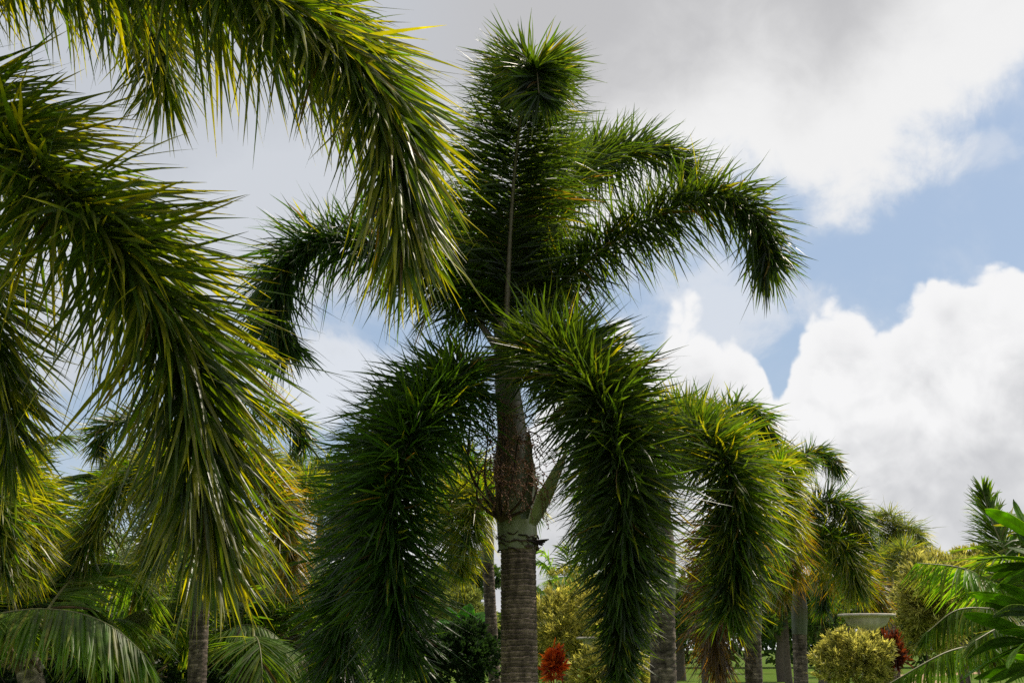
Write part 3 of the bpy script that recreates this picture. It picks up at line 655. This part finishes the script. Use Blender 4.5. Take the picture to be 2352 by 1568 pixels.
# ------------------------------------------------------------------ coconut palms (flat fronds)
COC = np.array([0.062, 0.100, 0.014]); COCY = np.array([0.13, 0.17, 0.035])
def coconut(label, u, Y, v_crown, fronds, autos=(), r=.13, group='coconut palms', seed=0, dens=70, L=.75, w=.038, fan=None, cb=COC):
    cr = at(u, v_crown, Y); b = np.array([cr[0] + .3, Y + .1, 0.0])
    rt = root('coconut_palm', label, 'palm', b, group)
    trunk(rt, [b, b * .5 + cr * .5 + [.05, 0, 0], cr], r * 1.2, r, ring=.09, nseg=20, step=.03, c=(.17, .14, .11))
    P = Palm(rt, 0); kw = dict(L=L, w=w, dens=dens, segs=4, fold=True, petiole=.14, grav=.30, r0=.035, style='pinnate', yel=.08, tipc=np.array([.20, .17, .04]), a0=68, a1=25, droop=.35, curl=.05, rc=(.14, .14, .05))
    for f_ in fronds:
        pts, ex = f_ if isinstance(f_, tuple) and isinstance(f_[1], dict) else (f_, {})
        k_ = dict(kw); k_.update(ex); k_['dens'] *= 1.6; P.frond([cr] + [at(*q) for q in pts], base=k_.pop('base', cb), **k_)
    for (th, e0, ln) in autos:
        k_ = dict(kw); P.frond(arc(cr, th, e0, ln, 105), base=cb * random.uniform(.8, 1.35), **k_)
    if fan:
        fp = at(*fan); n = 46; tip = fp + [0, 0, .0]
        C, _ = catmull([cr, (cr + fp) / 2 + [0, 0, .15], fp], 20); rv, rf, rt_ = tube(C, np.linspace(.03, .012, 20), 7, .7, (.22, .20, .06))
        an = np.radians(np.linspace(-58, 62, n)); Dn = np.stack([np.sin(an), -.25 + .1 * np.cos(an * 3), -np.cos(an)], 1)
        R = dict(P=np.tile(fp, (n, 1)), D=norm(Dn), W=np.tile([1.0, .2, 0], (n, 1)) * np.cos(an)[:, None] + np.array([0, 0, 1.0]) * np.sin(an)[:, None], L=np.full(n, .52) * (1 - .25 * np.abs(an)) * rng.uniform(.9, 1.08, n), w=np.full(n, .036), g=np.full(n, .05), C=rng.normal(0, .02, (n, 3)),
                 c0=np.tile([.17, .19, .07], (n, 1)) * rng.uniform(.7, 1.2, (n, 1)), c1=np.tile([.16, .20, .04], (n, 1)), ct=rng.uniform(.4, .9, n))
        P.fr.append((rv, rf, rt_, R, 4, True, 'young half-opened pale fan-shaped frond'))
    # dry leaf bases round the crown
    parts = []
    for q in range(14):
        a = random.uniform(0, 6.28); d = np.array([math.cos(a), math.sin(a), .2]); C, _ = catmull([cr - [0, 0, .35], cr - [0, 0, .1] + d * .12, cr + d * .32 + [0, 0, random.uniform(-.3, .1)]], 8)
        parts.append(tube(C, np.linspace(.05, .015, 8), 6, .5, np.array([.19, .13, .08]) * random.uniform(.4, 1.3)))
    V, F, t = join(parts); obj('leaf_base', mesh_from('leaf_base', V - org(rt), F, t, mat=M_fruit), rt)
    P.build(M_coco); return rt
BR = dict(base=COC * 1.4)
coconut('low coconut palm in the bottom left corner, one broad arching frond over undergrowth', 60, 12.5, 1500, [
    ([(-40, 1430, 12), (60, 1400, 11.7), (170, 1405, 11.5), (260, 1440, 11.3), (330, 1500, 11.2)], dict(L=.62, dens=110, base=COC * 1.2, grav=.7, yel=.06)),
    ([(70, 1400, 13), (110, 1360, 13.5), (200, 1390, 13.8), (260, 1440, 14)], dict(base=COC * .8)),
    ([(40, 1350, 13.5), (60, 1210, 14), (120, 1110, 14.4), (215, 1085, 14.6)], BR),
    ([(0, 1300, 13.5), (10, 1130, 14), (70, 1020, 14.4), (160, 1000, 14.6)], dict(L=.6)),
    ([(100, 1350, 14), (130, 1250, 14.6), (190, 1205, 15)], BR),
    ([(-30, 1400, 13.2), (-120, 1330, 13.4), (-220, 1380, 13.4)], {}),
], autos=((200, 40, 2.4), (10, 60, 3.0), (320, 50, 3.0)))
coconut('coconut palm with a folded pale fan frond between the left trunks', 330, 16, 1540, [
    ([(340, 1400, 16), (370, 1250, 16.4), (360, 1150, 16.6)], {}),
    ([(300, 1420, 16.5), (270, 1270, 17), (230, 1180, 17.2)], {}),
    ([(380, 1440, 16), (440, 1300, 16.4), (520, 1230, 16.6), (600, 1260, 16.6)], {}),
    ([(280, 1460, 16), (200, 1330, 16.2), (110, 1290, 16.3), (30, 1330, 16.3)], {}),
    ([(360, 1330, 18), (420, 1200, 19), (500, 1160, 19.5)], dict(base=COC * 1.3)),
], autos=((180, 50, 2.5), (30, 60, 3.2), (-30, 60, 3.2)), fan=(322, 1400, 14.8))
coconut('coconut palm behind the left trunk, frond reaching right towards the central palm', 560, 16.5, 1530, [
    ([(520, 1460, 16.3), (560, 1435, 16.1), (620, 1450, 16.0), (680, 1510, 15.9)], dict(L=.6, dens=110, base=COC * 1.3, grav=.6)),
    ([(560, 1400, 16.5), (640, 1340, 16.7), (720, 1370, 16.8), (760, 1450, 16.8)], {}),
    ([(540, 1380, 17.1), (580, 1280, 17.5), (660, 1240, 17.7), (720, 1290, 17.8)], {}),
    ([(500, 1420, 16.9), (450, 1360, 17.1), (400, 1380, 17.2)], dict(base=COC * 1.4)),
], autos=((160, 40, 2.2), (20, 55, 3.0)))
coconut('coconut palm with a rough thick trunk low behind the drooping left fronds', 670, 17, 1460, [
    ([(660, 1400, 17), (640, 1350, 16.8), (600, 1380, 16.6)], {}),
    ([(700, 1400, 17), (740, 1350, 16.8), (800, 1380, 16.6), (830, 1450, 16.5)], {}),
    ([(660, 1380, 17.4), (650, 1290, 17.6), (690, 1240, 17.8)], {}),
], autos=((60, 40, 2.6), (300, 40, 2.6)), L=.6)
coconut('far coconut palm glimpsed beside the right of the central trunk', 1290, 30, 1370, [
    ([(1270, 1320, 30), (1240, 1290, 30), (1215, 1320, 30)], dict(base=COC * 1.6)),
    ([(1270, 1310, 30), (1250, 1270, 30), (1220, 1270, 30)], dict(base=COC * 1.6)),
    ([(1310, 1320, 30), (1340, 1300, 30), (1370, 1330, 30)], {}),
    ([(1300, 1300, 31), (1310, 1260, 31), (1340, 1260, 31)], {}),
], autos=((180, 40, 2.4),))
coconut('young coconut palm in the lower right corner, fronds arching left behind the frangipani leaves', 2420, 8.2, 1460, [
    ([(2370, 1400, 8.1), (2300, 1350, 8.0), (2210, 1305, 7.9), (2105, 1292, 7.85)], dict(L=.29, dens=170, base=COC * 1.9, grav=.75, w=.017)),
    ([(2370, 1420, 7.9), (2290, 1400, 7.7), (2200, 1400, 7.6), (2130, 1450, 7.5)], dict(L=.27, dens=170, grav=.55, w=.017)),
    ([(2380, 1480, 7.7), (2290, 1480, 7.4), (2180, 1495, 7.2), (2040, 1570, 7.0)], dict(L=.29, dens=160, grav=.5, w=.017, base=COC * 1.5)),
    ([(2360, 1390, 8.4), (2310, 1270, 8.5), (2275, 1190, 8.6), (2258, 1130, 8.6)], dict(L=.36, dens=260, grav=.0, w=.017, a0=46, a1=14, sv=(1, 0, .2), base=COC * 1.3)),
    ([(2380, 1380, 8.0), (2330, 1300, 8.0), (2280, 1280, 8.0), (2230, 1320, 8.0)], dict(L=.29, dens=130, w=.017, base=COC)),
    ([(2370, 1440, 7.5), (2300, 1440, 7.2), (2240, 1470, 7.0)], dict(L=.26, dens=130, w=.017)),
    ([(2420, 1370, 8.2), (2400, 1260, 8.3), (2360, 1200, 8.3)], dict(L=.45, dens=130, w=.024)),
], autos=((90, 50, 1.8), (180, 30, 1.5), (60, 60, 2.0), (20, 60, 2.0)), r=.09)

# ------------------------------------------------------------------ shrubs and trees
def leaf_set(P, D, L, w, c0, c1, droop=.1, curl=.08):
    n = len(L); return dict(P=P, D=norm(D), W=norm(np.cross(D, rng.normal(0, 1, (n, 3)))), L=L, w=w, g=np.full(n, droop) * rng.uniform(.3, 1.6, n), C=rng.normal(0, curl, (n, 3)), c0=c0, c1=c1, ct=rng.uniform(.1, .5, n))
def lumpy(center, radii, n, lumps=26, seed=1, low=-.4, lump_r=.38):
    """points and outward directions on the surface of a crown made of many boughs"""
    r = np.random.default_rng(seed); d = norm(r.normal(0, 1, (lumps, 3))); d[:, 2] = np.where(d[:, 2] < low, -d[:, 2], d[:, 2])
    lc = d * r.uniform(.45, .82, (lumps, 1)); lr = lump_r * r.uniform(.6, 1.25, lumps)
    k_ = r.integers(0, lumps, n); q = norm(r.normal(0, 1, (n, 3))); p = lc[k_] + q * (lr[k_] * r.uniform(.75, 1.05, n))[:, None]
    out = norm(q * .8 + norm(lc[k_]) * .6)
    return center + p * radii, norm(out * radii), np.linalg.norm(p, axis=1)
def shrub(name, label, cat, cen, radii, n_tips, leaves, L, w, cin, cout, seed=1, group=None, lumps=26, lump_r=.38, segs=2, mat=M_shrub, upb=.35, base_z=0.0, stems=5, tree=False, spread=.9, trunk_c=(.10, .08, .06), trunk_r=.05, low=-.4):
    cen = np.array(cen, float); radii = np.array(radii, float)
    b = np.array([cen[0], cen[1], base_z]); rt = root(name, label, cat, b, group)
    P, O, rr = lumpy(cen, radii, n_tips, lumps, seed, low, lump_r)
    n = n_tips * leaves; P = np.repeat(P, leaves, 0); O = np.repeat(O, leaves, 0)
    D_ = norm(O + rng.normal(0, spread * .6, (n, 3)) + np.array([0, 0, upb]))
    mixf = np.clip(np.repeat(rng.normal(.55, .38, n_tips), leaves) + rng.normal(0, .15, n), 0, 1)[:, None]
    cm = np.array(cin) * (1 - mixf) + np.array(cout) * mixf; c0 = cm * .55 + np.array(cin) * .35; c1 = cm * rng.uniform(1.0, 1.3, (n, 1))
    R = leaf_set(P + rng.normal(0, L * .15, (n, 3)), D_, L * rng.uniform(.6, 1.2, n), w * rng.uniform(.8, 1.2, n), c0, c1)
    V, F, t = blades(R, segs, False)
    obj('foliage', mesh_from('foliage', V - b, F, t, mat=mat), rt, kind='stuff')
    parts = []
    rs = np.random.default_rng(seed + 50)
    if tree:
        tp = cen - [0, 0, radii[2] * .35]
        C, _ = catmull([b, (b + tp) / 2 + rs.normal(0, .08, 3) * [1, 1, 0], tp], 14); parts.append(tube(C, np.linspace(trunk_r, trunk_r * .6, 14), 10, 1, trunk_c)); s0 = tp
    V = None
    if parts:
        V, F, t = join(parts); obj('trunk', mesh_from('trunk', V - b, F, t, mat=M_wood), rt); parts = []
    for q in range(stems):
        s0_ = s0 if tree else b + rs.normal(0, .08, 3) * [1, 1, 0]
        e = cen + norm(rs.normal(0, 1, (1, 3)))[0] * [1, 1, .6] * radii * .7 + [0, 0, radii[2] * .2]
        C, _ = catmull([s0_, (s0_ + e) / 2 + [0, 0, .1 * radii[2]], e], 10); r0_ = trunk_r * (.5 if tree else .4)
        parts.append(tube(C, np.linspace(r0_, r0_ * .25, 10), 6, 1, trunk_c))
    V, F, t = join(parts); nm = 'limb' if tree else 'stem'; obj(nm, mesh_from(nm, V - b, F, t, mat=M_wood), rt)
    return rt

GOLD_IN = (0.12, 0.14, 0.025); GOLD_OUT = (0.68, 0.61, 0.15)
def P3(u, v, Y): return at(u, v, Y)
shrub('golden_shrub', 'tall yellow-green shrub just right of the central trunk, behind the red plant', 'shrub', P3(1320, 1470, 16), (.85, .75, 1.0), 1500, 9, .10, .022, GOLD_IN, GOLD_OUT, 11, 'yellow-green shrubs')
shrub('golden_shrub', 'low rounded yellow-green shrub in front of the pale urn, beneath the hanging frond tip', 'shrub', P3(1400, 1565, 13), (.47, .45, .42), 1100, 9, .085, .019, GOLD_IN, GOLD_OUT, 12, 'yellow-green shrubs')
shrub('golden_shrub', 'globe-clipped yellow-green shrub under the large stone urn on the right', 'shrub', P3(1960, 1530, 14), (.53, .5, .50), 1700, 9, .075, .017, (0.12, .13, .03), (.66, .60, .16), 13, 'yellow-green shrubs', lumps=60, lump_r=.26)
shrub('golden_shrub', 'largest yellow-green shrub, tall as a small tree, right of the urn', 'shrub', P3(2150, 1420, 15.5), (.62, .6, .88), 2400, 9, .10, .020, GOLD_IN, (.68, .62, .18), 14, 'yellow-green shrubs', lumps=40, lump_r=.30)
shrub('golden_shrub', 'pale yellow-green shrub top showing behind the coconut fronds at right', 'shrub', P3(2230, 1370, 18), (.75, .6, .72), 1500, 9, .11, .024, GOLD_IN, GOLD_OUT, 15, 'yellow-green shrubs')
shrub('golden_shrub', 'sunlit yellow-green shrub low in the gap left of the central trunk', 'shrub', P3(1060, 1420, 24), (.6, .5, .6), 500, 9, .14, .03, GOLD_IN, (.3, .34, .1), 16, 'yellow-green shrubs')
shrub('croton_plant', 'scarlet-leaved croton in sun beside the central trunk', 'plant', P3(1272, 1535, 12.5), (.11, .10, .19), 60, 8, .10, .026, (.30, .03, .01), (.80, .14, .015), 17, 'red crotons', upb=.8, segs=3, trunk_r=.02)
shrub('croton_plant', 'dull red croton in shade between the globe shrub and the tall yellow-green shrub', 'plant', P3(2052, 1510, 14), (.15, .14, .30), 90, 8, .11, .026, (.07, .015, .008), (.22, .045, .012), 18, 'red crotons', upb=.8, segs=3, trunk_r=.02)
shrub('dark_bush', 'dark glossy rounded bush between the two trunks left of centre', 'bush', P3(1045, 1540, 15), (.72, .6, .68), 2600, 6, .065, .032, (0.012, 0.03, 0.008), (0.03, .065, .015), 19, None, lumps=50, lump_r=.28)
shrub('dark_bush', 'dense dark bush filling the gap at bottom left of the drooping left fronds', 'bush', P3(720, 1570, 19), (1.3, .8, .8), 1500, 6, .10, .045, (0.012, 0.03, 0.008), (0.04, .075, .015), 20, None)
shrub('dark_bush', 'dark undergrowth bush along the bottom left edge, under the arching coconut frond', 'bush', P3(120, 1580, 18), (2.0, .9, 1.0), 2000, 6, .12, .05, (0.012, 0.028, 0.008), (0.04, .07, .015), 21, None)
shrub('dark_bush', 'dark bush behind the left trunk at the bottom edge', 'bush', P3(420, 1580, 20), (1.6, .9, 1.0), 1800, 6, .12, .05, (0.012, 0.028, 0.008), (0.035, .07, .015), 22, None)

# trees far across the lawn
TG = [((0.02, 0.045, 0.01), (0.06, 0.10, 0.02)), ((0.03, 0.06, 0.012), (0.09, 0.14, 0.025)), ((0.025, 0.05, 0.015), (0.07, 0.115, 0.03))]
def big_tree(label, u, v, Y, ru, rv, seed, cols=None, n=1500, nm='shade_tree'):
    c_ = P3(u, v, Y); s_ = Y / FPX; rad = (ru * s_, ru * s_ * .8, rv * s_); ci, co = TG[seed % 3] if cols is None else cols
    return shrub(nm, label, 'tree', c_, rad, n, 6, max(.12, 3.2 * 6 * s_ * .5), max(.06, 3.2 * 6 * s_ * .22), ci, co, seed, 'trees beyond the lawn', tree=True, mat=M_tree, upb=.1, trunk_r=.16 + .002 * Y, stems=6, lumps=34, lump_r=.34, spread=1.3)
trees = [
    (1560, 1430, 62, 90, 110, 'broad dark tree behind the trunk right of centre'),
    (1650, 1400, 48, 75, 130, 'dark weeping tree behind the dead brown frond'),
    (1790, 1440, 60, 70, 90, 'tree between the two slimmer right-hand trunks, across the lawn'),
    (1880, 1430, 40, 60, 110, 'dark feathery tree behind the farthest right trunk'),
    (1940, 1390, 70, 70, 70, 'bright green tree beyond the stone urn'),
    (2040, 1400, 46, 80, 90, 'shaded tree between the urn and the tall yellow-green shrub'),
    (2200, 1400, 50, 130, 90, 'tree behind the tallest shrubs near the right edge'),
    (1440, 1440, 58, 80, 100, 'tree behind the hanging right frond tip'),
    (1290, 1450, 70, 90, 80, 'tree far beyond the yellow-green shrub beside the central trunk'),
    (990, 1400, 50, 110, 110, 'green tree far behind the drooping left fronds'),
    (1080, 1350, 60, 70, 70, 'small far tree seen between the two trunks left of centre'),
    (830, 1390, 44, 120, 120, 'dark tree behind the left drooping fronds of the central palm'),
    (660, 1380, 36, 120, 120, 'dark tree right of the left trunk in the background'),
    (500, 1370, 34, 130, 140, 'dark tree behind the left trunk'),
    (330, 1350, 38, 130, 130, 'dark tree behind the folded coconut frond'),
    (160, 1330, 32, 140, 160, 'dark tree behind the coconut palms at left'),
    (0, 1320, 36, 150, 170, 'tall dark tree at the left edge of the background'),
    (1720, 1410, 80, 80, 80, 'pale green tree farthest away in the gap at right'),
]
for j, (u, v, Y, ru, rv, lb) in enumerate(trees): big_tree(lb, u, v, Y, ru, rv, 100 + j)
# far wood that closes the view
def wood(name, Y, x0, x1, h, n, seed, c0, c1):
    r = np.random.default_rng(seed); X = r.uniform(x0, x1, n); top = h * (.75 + .18 * np.sin(X * .13 + seed) + .12 * np.sin(X * .41) + .06 * np.sin(X * 1.1))
    Z = top * r.uniform(0, 1, n) ** .6; Yv = Y + r.uniform(-4, 4, n)
    D_ = norm(r.normal(0, 1, (n, 3)) + [0, -.4, .5]); mf = r.random((n, 1)); c = np.array(c0) * (1 - mf) + np.array(c1) * mf
    R = leaf_set(np.stack([X, Yv, Z], 1), D_, r.uniform(.5, 1.1, n), r.uniform(.25, .5, n), c, c * 1.1)
    V, F, t = blades(R, 2, False); o_ = obj(name, mesh_from(name, V, F, t, mat=M_tree), kind='stuff', label='dense wood closing off the far side of the lawn', category='wood'); return o_
wood('far_wood', 105, -75, 75, 9.0, 60000, 5, (0.02, .045, .012), (.07, .11, .025))

# slim trunks across the lawn
def pole_tree(label, u, Y, r, v, seed):
    c_ = P3(u, v, Y); return shrub('slim_tree', label, 'tree', c_, (1.4, 1.2, 1.3), 500, 6, .25, .09, (0.02, .045, .012), (.07, .11, .02), seed, 'slim trees on the lawn', tree=True, mat=M_tree, trunk_r=r, stems=4, spread=1.3)
pole_tree('slim dark-trunked tree on the lawn left of the farthest right palm trunk', 1803, 44, .16, 1400, 201)
pole_tree('thin-trunked tree just right of the farthest right palm trunk', 1885, 52, .14, 1400, 202)
pole_tree('thin-trunked tree on the lawn beside the dead brown frond', 1612, 48, .15, 1390, 203)

# banana plant between the trunks
def big_leaf(rt, name, p0, p1, wd, bow, c, up=(0, 0, 1), fold=.25, n=16, mat=M_big, tear=0.0, label=None, wave=0.0):
    p0 = np.array(p0, float); p1 = np.array(p1, float); f = np.linspace(0, 1, n); d = p1 - p0; ln = np.linalg.norm(d)
    upv = np.array(up, float); upv = upv - d * np.dot(upv, d) / ln ** 2; upv /= np.linalg.norm(upv); sd_ = np.cross(d / ln, upv)
    Cc = p0 + d * f[:, None] + upv * (bow * ln * np.sin(f * math.pi))[:, None]
    pr = np.interp(f, [0, .10, .18, .35, .65, .85, .95, 1], [.06, .08, .35, .85, 1, .75, .42, .02]) * wd / 2
    cs = (-1, -.6, -.12, 0, .12, .6, 1); rows = []; uvs = []
    for s in cs:
        lift = fold * abs(s) - .30 * s * s * .6
        jit = wave * np.sin(f * 22 + s * 2) * abs(s)
        rows.append(Cc + sd_ * (pr * s)[:, None] + upv * (pr * lift + jit * wd)[:, None] - upv * (0.05 * wd * (abs(s) < .05)))
        uvs.append(np.stack([np.full(n, s), f], 1))
    V = np.stack(rows, 1).reshape(-1, 3); uv = np.stack(uvs, 1).reshape(-1, 2); m_ = len(cs)
    t = np.tile(np.array(c), (len(V), 1)).reshape(n, m_, 3); t[:, 3] = t[:, 3] * .4 + np.array([.12, .18, .04]) * .6
    t = t.reshape(-1, 3) * rng.uniform(.9, 1.1, (n * m_, 1))
    i = np.arange(n - 1)[:, None] * m_; j = np.arange(m_ - 1)[None]
    F = np.stack([i + j, i + j + 1, i + m_ + j + 1, i + m_ + j], -1).reshape(-1, 4)
    # thickness
    V2 = V - upv * 0.0015 * max(1, wd / .1); F = np.concatenate([F, F[:, ::-1] + len(V)]); 
    return obj(name, mesh_from(name, np.concatenate([V, V2]) - org(rt), F, np.concatenate([t, t]), mat=mat, uv=np.concatenate([uv, uv])), rt, label=label)
bb = at(1065, 1568, 19); bb[2] = 0
ban = root('banana_plant', 'banana plant with bright sunlit leaves above the dark rounded bush', 'plant', bb)
bc = at(1065, 1475, 19)
C, _ = catmull([bb, (bb + bc) / 2, bc], 12); V, F, t = tube(C, np.linspace(.13, .07, 12), 10, 1, (.10, .14, .05)); obj('stem', mesh_from('stem', V - bb, F, t, mat=M_shaft), ban)
for (tip, wd, Yt) in (((1080, 1385), .30, 19), ((1025, 1395), .34, 18.6), ((1000, 1430), .34, 18.8), ((1120, 1405), .32, 19.2), ((1030, 1445), .3, 18.3), ((1100, 1450), .3, 18.5)):
    big_leaf(ban, 'leaf', bc + rng.normal(0, .02, 3), at(*tip, Yt), wd, .15, (0.09, 0.22, 0.03), up=(0, -.5, 1), fold=.4, wave=.03)

# frangipani in the right foreground
Zc = lambda x, y: (1580.5 + .49 * x, 799.7 + .49 * y)
fb = at(2520, 1568, 5.1); fb[2] = 0
fr = root('frangipani_tree', 'frangipani with large glossy oblong leaves reaching in at the right edge', 'tree', fb)
hubs = [Zc(1680, 925), Zc(1690, 1020), Zc(1690, 1260), Zc(1660, 1380), Zc(1700, 1490)]
FL = [(0, (1390, 752), 5.0, 1.5), (0, (1523, 708), 5.2, 1.6), (1, (1352, 990), 4.9, 1.3), (1, (1385, 1035), 5.1, .7), (1, (1440, 1125), 5.0, 1.2),
      (2, (1462, 1100), 5.0, 1.6), (2, (1308, 1145), 4.9, 1.4), (3, (1288, 1240), 4.8, 1.4), (2, (1428, 1252), 4.7, .5), (3, (1455, 1325), 4.8, 1.5),
      (3, (1310, 1450), 4.8, .8), (3, (1420, 1470), 5.0, 1.3), (4, (1400, 1560), 4.9, 1.3), (3, (1275, 1555), 4.7, 1.5), (4, (1480, 1570), 4.8, 1.1), (0, (1495, 765), 5.3, 1.2), (1, (1500, 930), 5.3, 1.0),
      (4, (1500, 1440), 5.2, 1.4), (2, (1520, 1180), 5.3, 1.2), (1, (1540, 860), 5.2, 1.1), (3, (1370, 1500), 4.85, 1.2), (4, (1340, 1545), 5.0, 1.0), (2, (1390, 1190), 5.1, .9), (3, (1500, 1500), 4.6, 1.3), (1, (1420, 1075), 5.2, 1.0), (0, (1700, 760), 5.2, 1.2), (0, (1760, 860), 5.0, 1.2), (2, (1760, 1160), 5.0, 1.2), (3, (1740, 1440), 4.9, 1.2), (1, (1800, 1010), 5.0, 1.2)]
trunk_top = at(2560, 1480, 5.2)
C, _ = catmull([fb, (fb + trunk_top) / 2, trunk_top], 12); V, F, t = tube(C, np.linspace(.07, .05, 12), 12, 1, (.22, .20, .17)); obj('trunk', mesh_from('trunk', V - fb, F, t, mat=M_wood), fr)
for h, (hu, hv) in enumerate(hubs):
    hp = at(hu, hv, 5.1); C, _ = catmull([trunk_top, (trunk_top * .5 + hp * .5) + [.05, 0, -.04], hp], 12)
    V, F, t = tube(C, np.linspace(.034, .018, 12), 10, 1, (.20, .21, .14)); br = obj('branch', mesh_from('branch', V - fb, F, t, mat=M_wood), fr)
    for (hh, z_, Y_, tone) in FL:
        if hh != h: continue
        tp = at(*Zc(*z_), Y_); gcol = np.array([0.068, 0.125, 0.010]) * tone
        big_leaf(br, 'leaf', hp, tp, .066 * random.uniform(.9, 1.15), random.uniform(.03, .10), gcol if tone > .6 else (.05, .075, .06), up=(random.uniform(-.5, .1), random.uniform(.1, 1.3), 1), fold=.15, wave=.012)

# ------------------------------------------------------------------ stone urns
def lathe(prof, cen, nseg=64, lobes=0, lo=0.0):
    prof = np.array(prof); th = np.linspace(0, 2 * math.pi, nseg, endpoint=False)
    r = prof[:, 0][:, None] * (1 + (lo * np.cos(th * lobes) * ((prof[:, 2] > 0)[:, None])) if lobes else 1)
    r = np.broadcast_to(r, (len(prof), nseg))
    V = np.stack([cen[0] + r * np.cos(th), cen[1] + r * np.sin(th), np.broadcast_to(cen[2] + prof[:, 1][:, None], r.shape)], -1).reshape(-1, 3)
    n = len(prof); i = np.arange(n - 1)[:, None] * nseg; j = np.arange(nseg)[None]; j2 = (j + 1) % nseg
    return V, np.stack([i + j, i + j2, i + nseg + j2, i + nseg + j], -1).reshape(-1, 4)
def urn(label, u, v, Y, R, seed):
    rim = at(u, v, Y); b = np.array([rim[0], rim[1], 0.0]); rt = root('garden_urn', label, 'urn', b, 'stone urns on pedestals')
    s = R
    prof = [(.30, -.80, 0), (.34, -.78, 0), (.34, -.74, 0), (.20, -.70, 0), (.16, -.62, 0), (.22, -.56, 1), (.42, -.50, 1), (.60, -.40, 1), (.70, -.28, 1), (.74, -.18, 1), (.78, -.12, 0), (.92, -.10, 0), (1.0, -.07, 0), (1.0, -.015, 0), (.96, 0, 0), (.88, 0, 0), (.84, -.05, 0), (.74, -.10, 0), (.55, -.12, 0), (.01, -.12, 0)]
    V, F = lathe([(a * s, z_ * s, k_) for a, z_, k_ in prof], rim, 72, 18, .03); o_ = obj('bowl', mesh_from('bowl', V - b, F, mat=M_stone), rt)
    ph = rim[2] - .80 * s
    V, F = lathe([(.42 * s, -ph, 0), (.42 * s, -ph + .1, 0), (.36 * s, -ph + .12, 0), (.33 * s, -.10, 0), (.40 * s, -.07, 0), (.42 * s, 0.004, 0), (.01, .004, 0)], rim - [0, 0, .80 * s], 48)
    obj('pedestal', mesh_from('pedestal', V - b, F, mat=M_stone), rt)
urn('large pale stone urn on a pedestal above the globe shrub at right', 1990, 1409, 15, .36, 1)
urn('pale stone urn mostly hidden behind the hanging right frond and yellow-green shrub', 1385, 1462, 15, .34, 2)
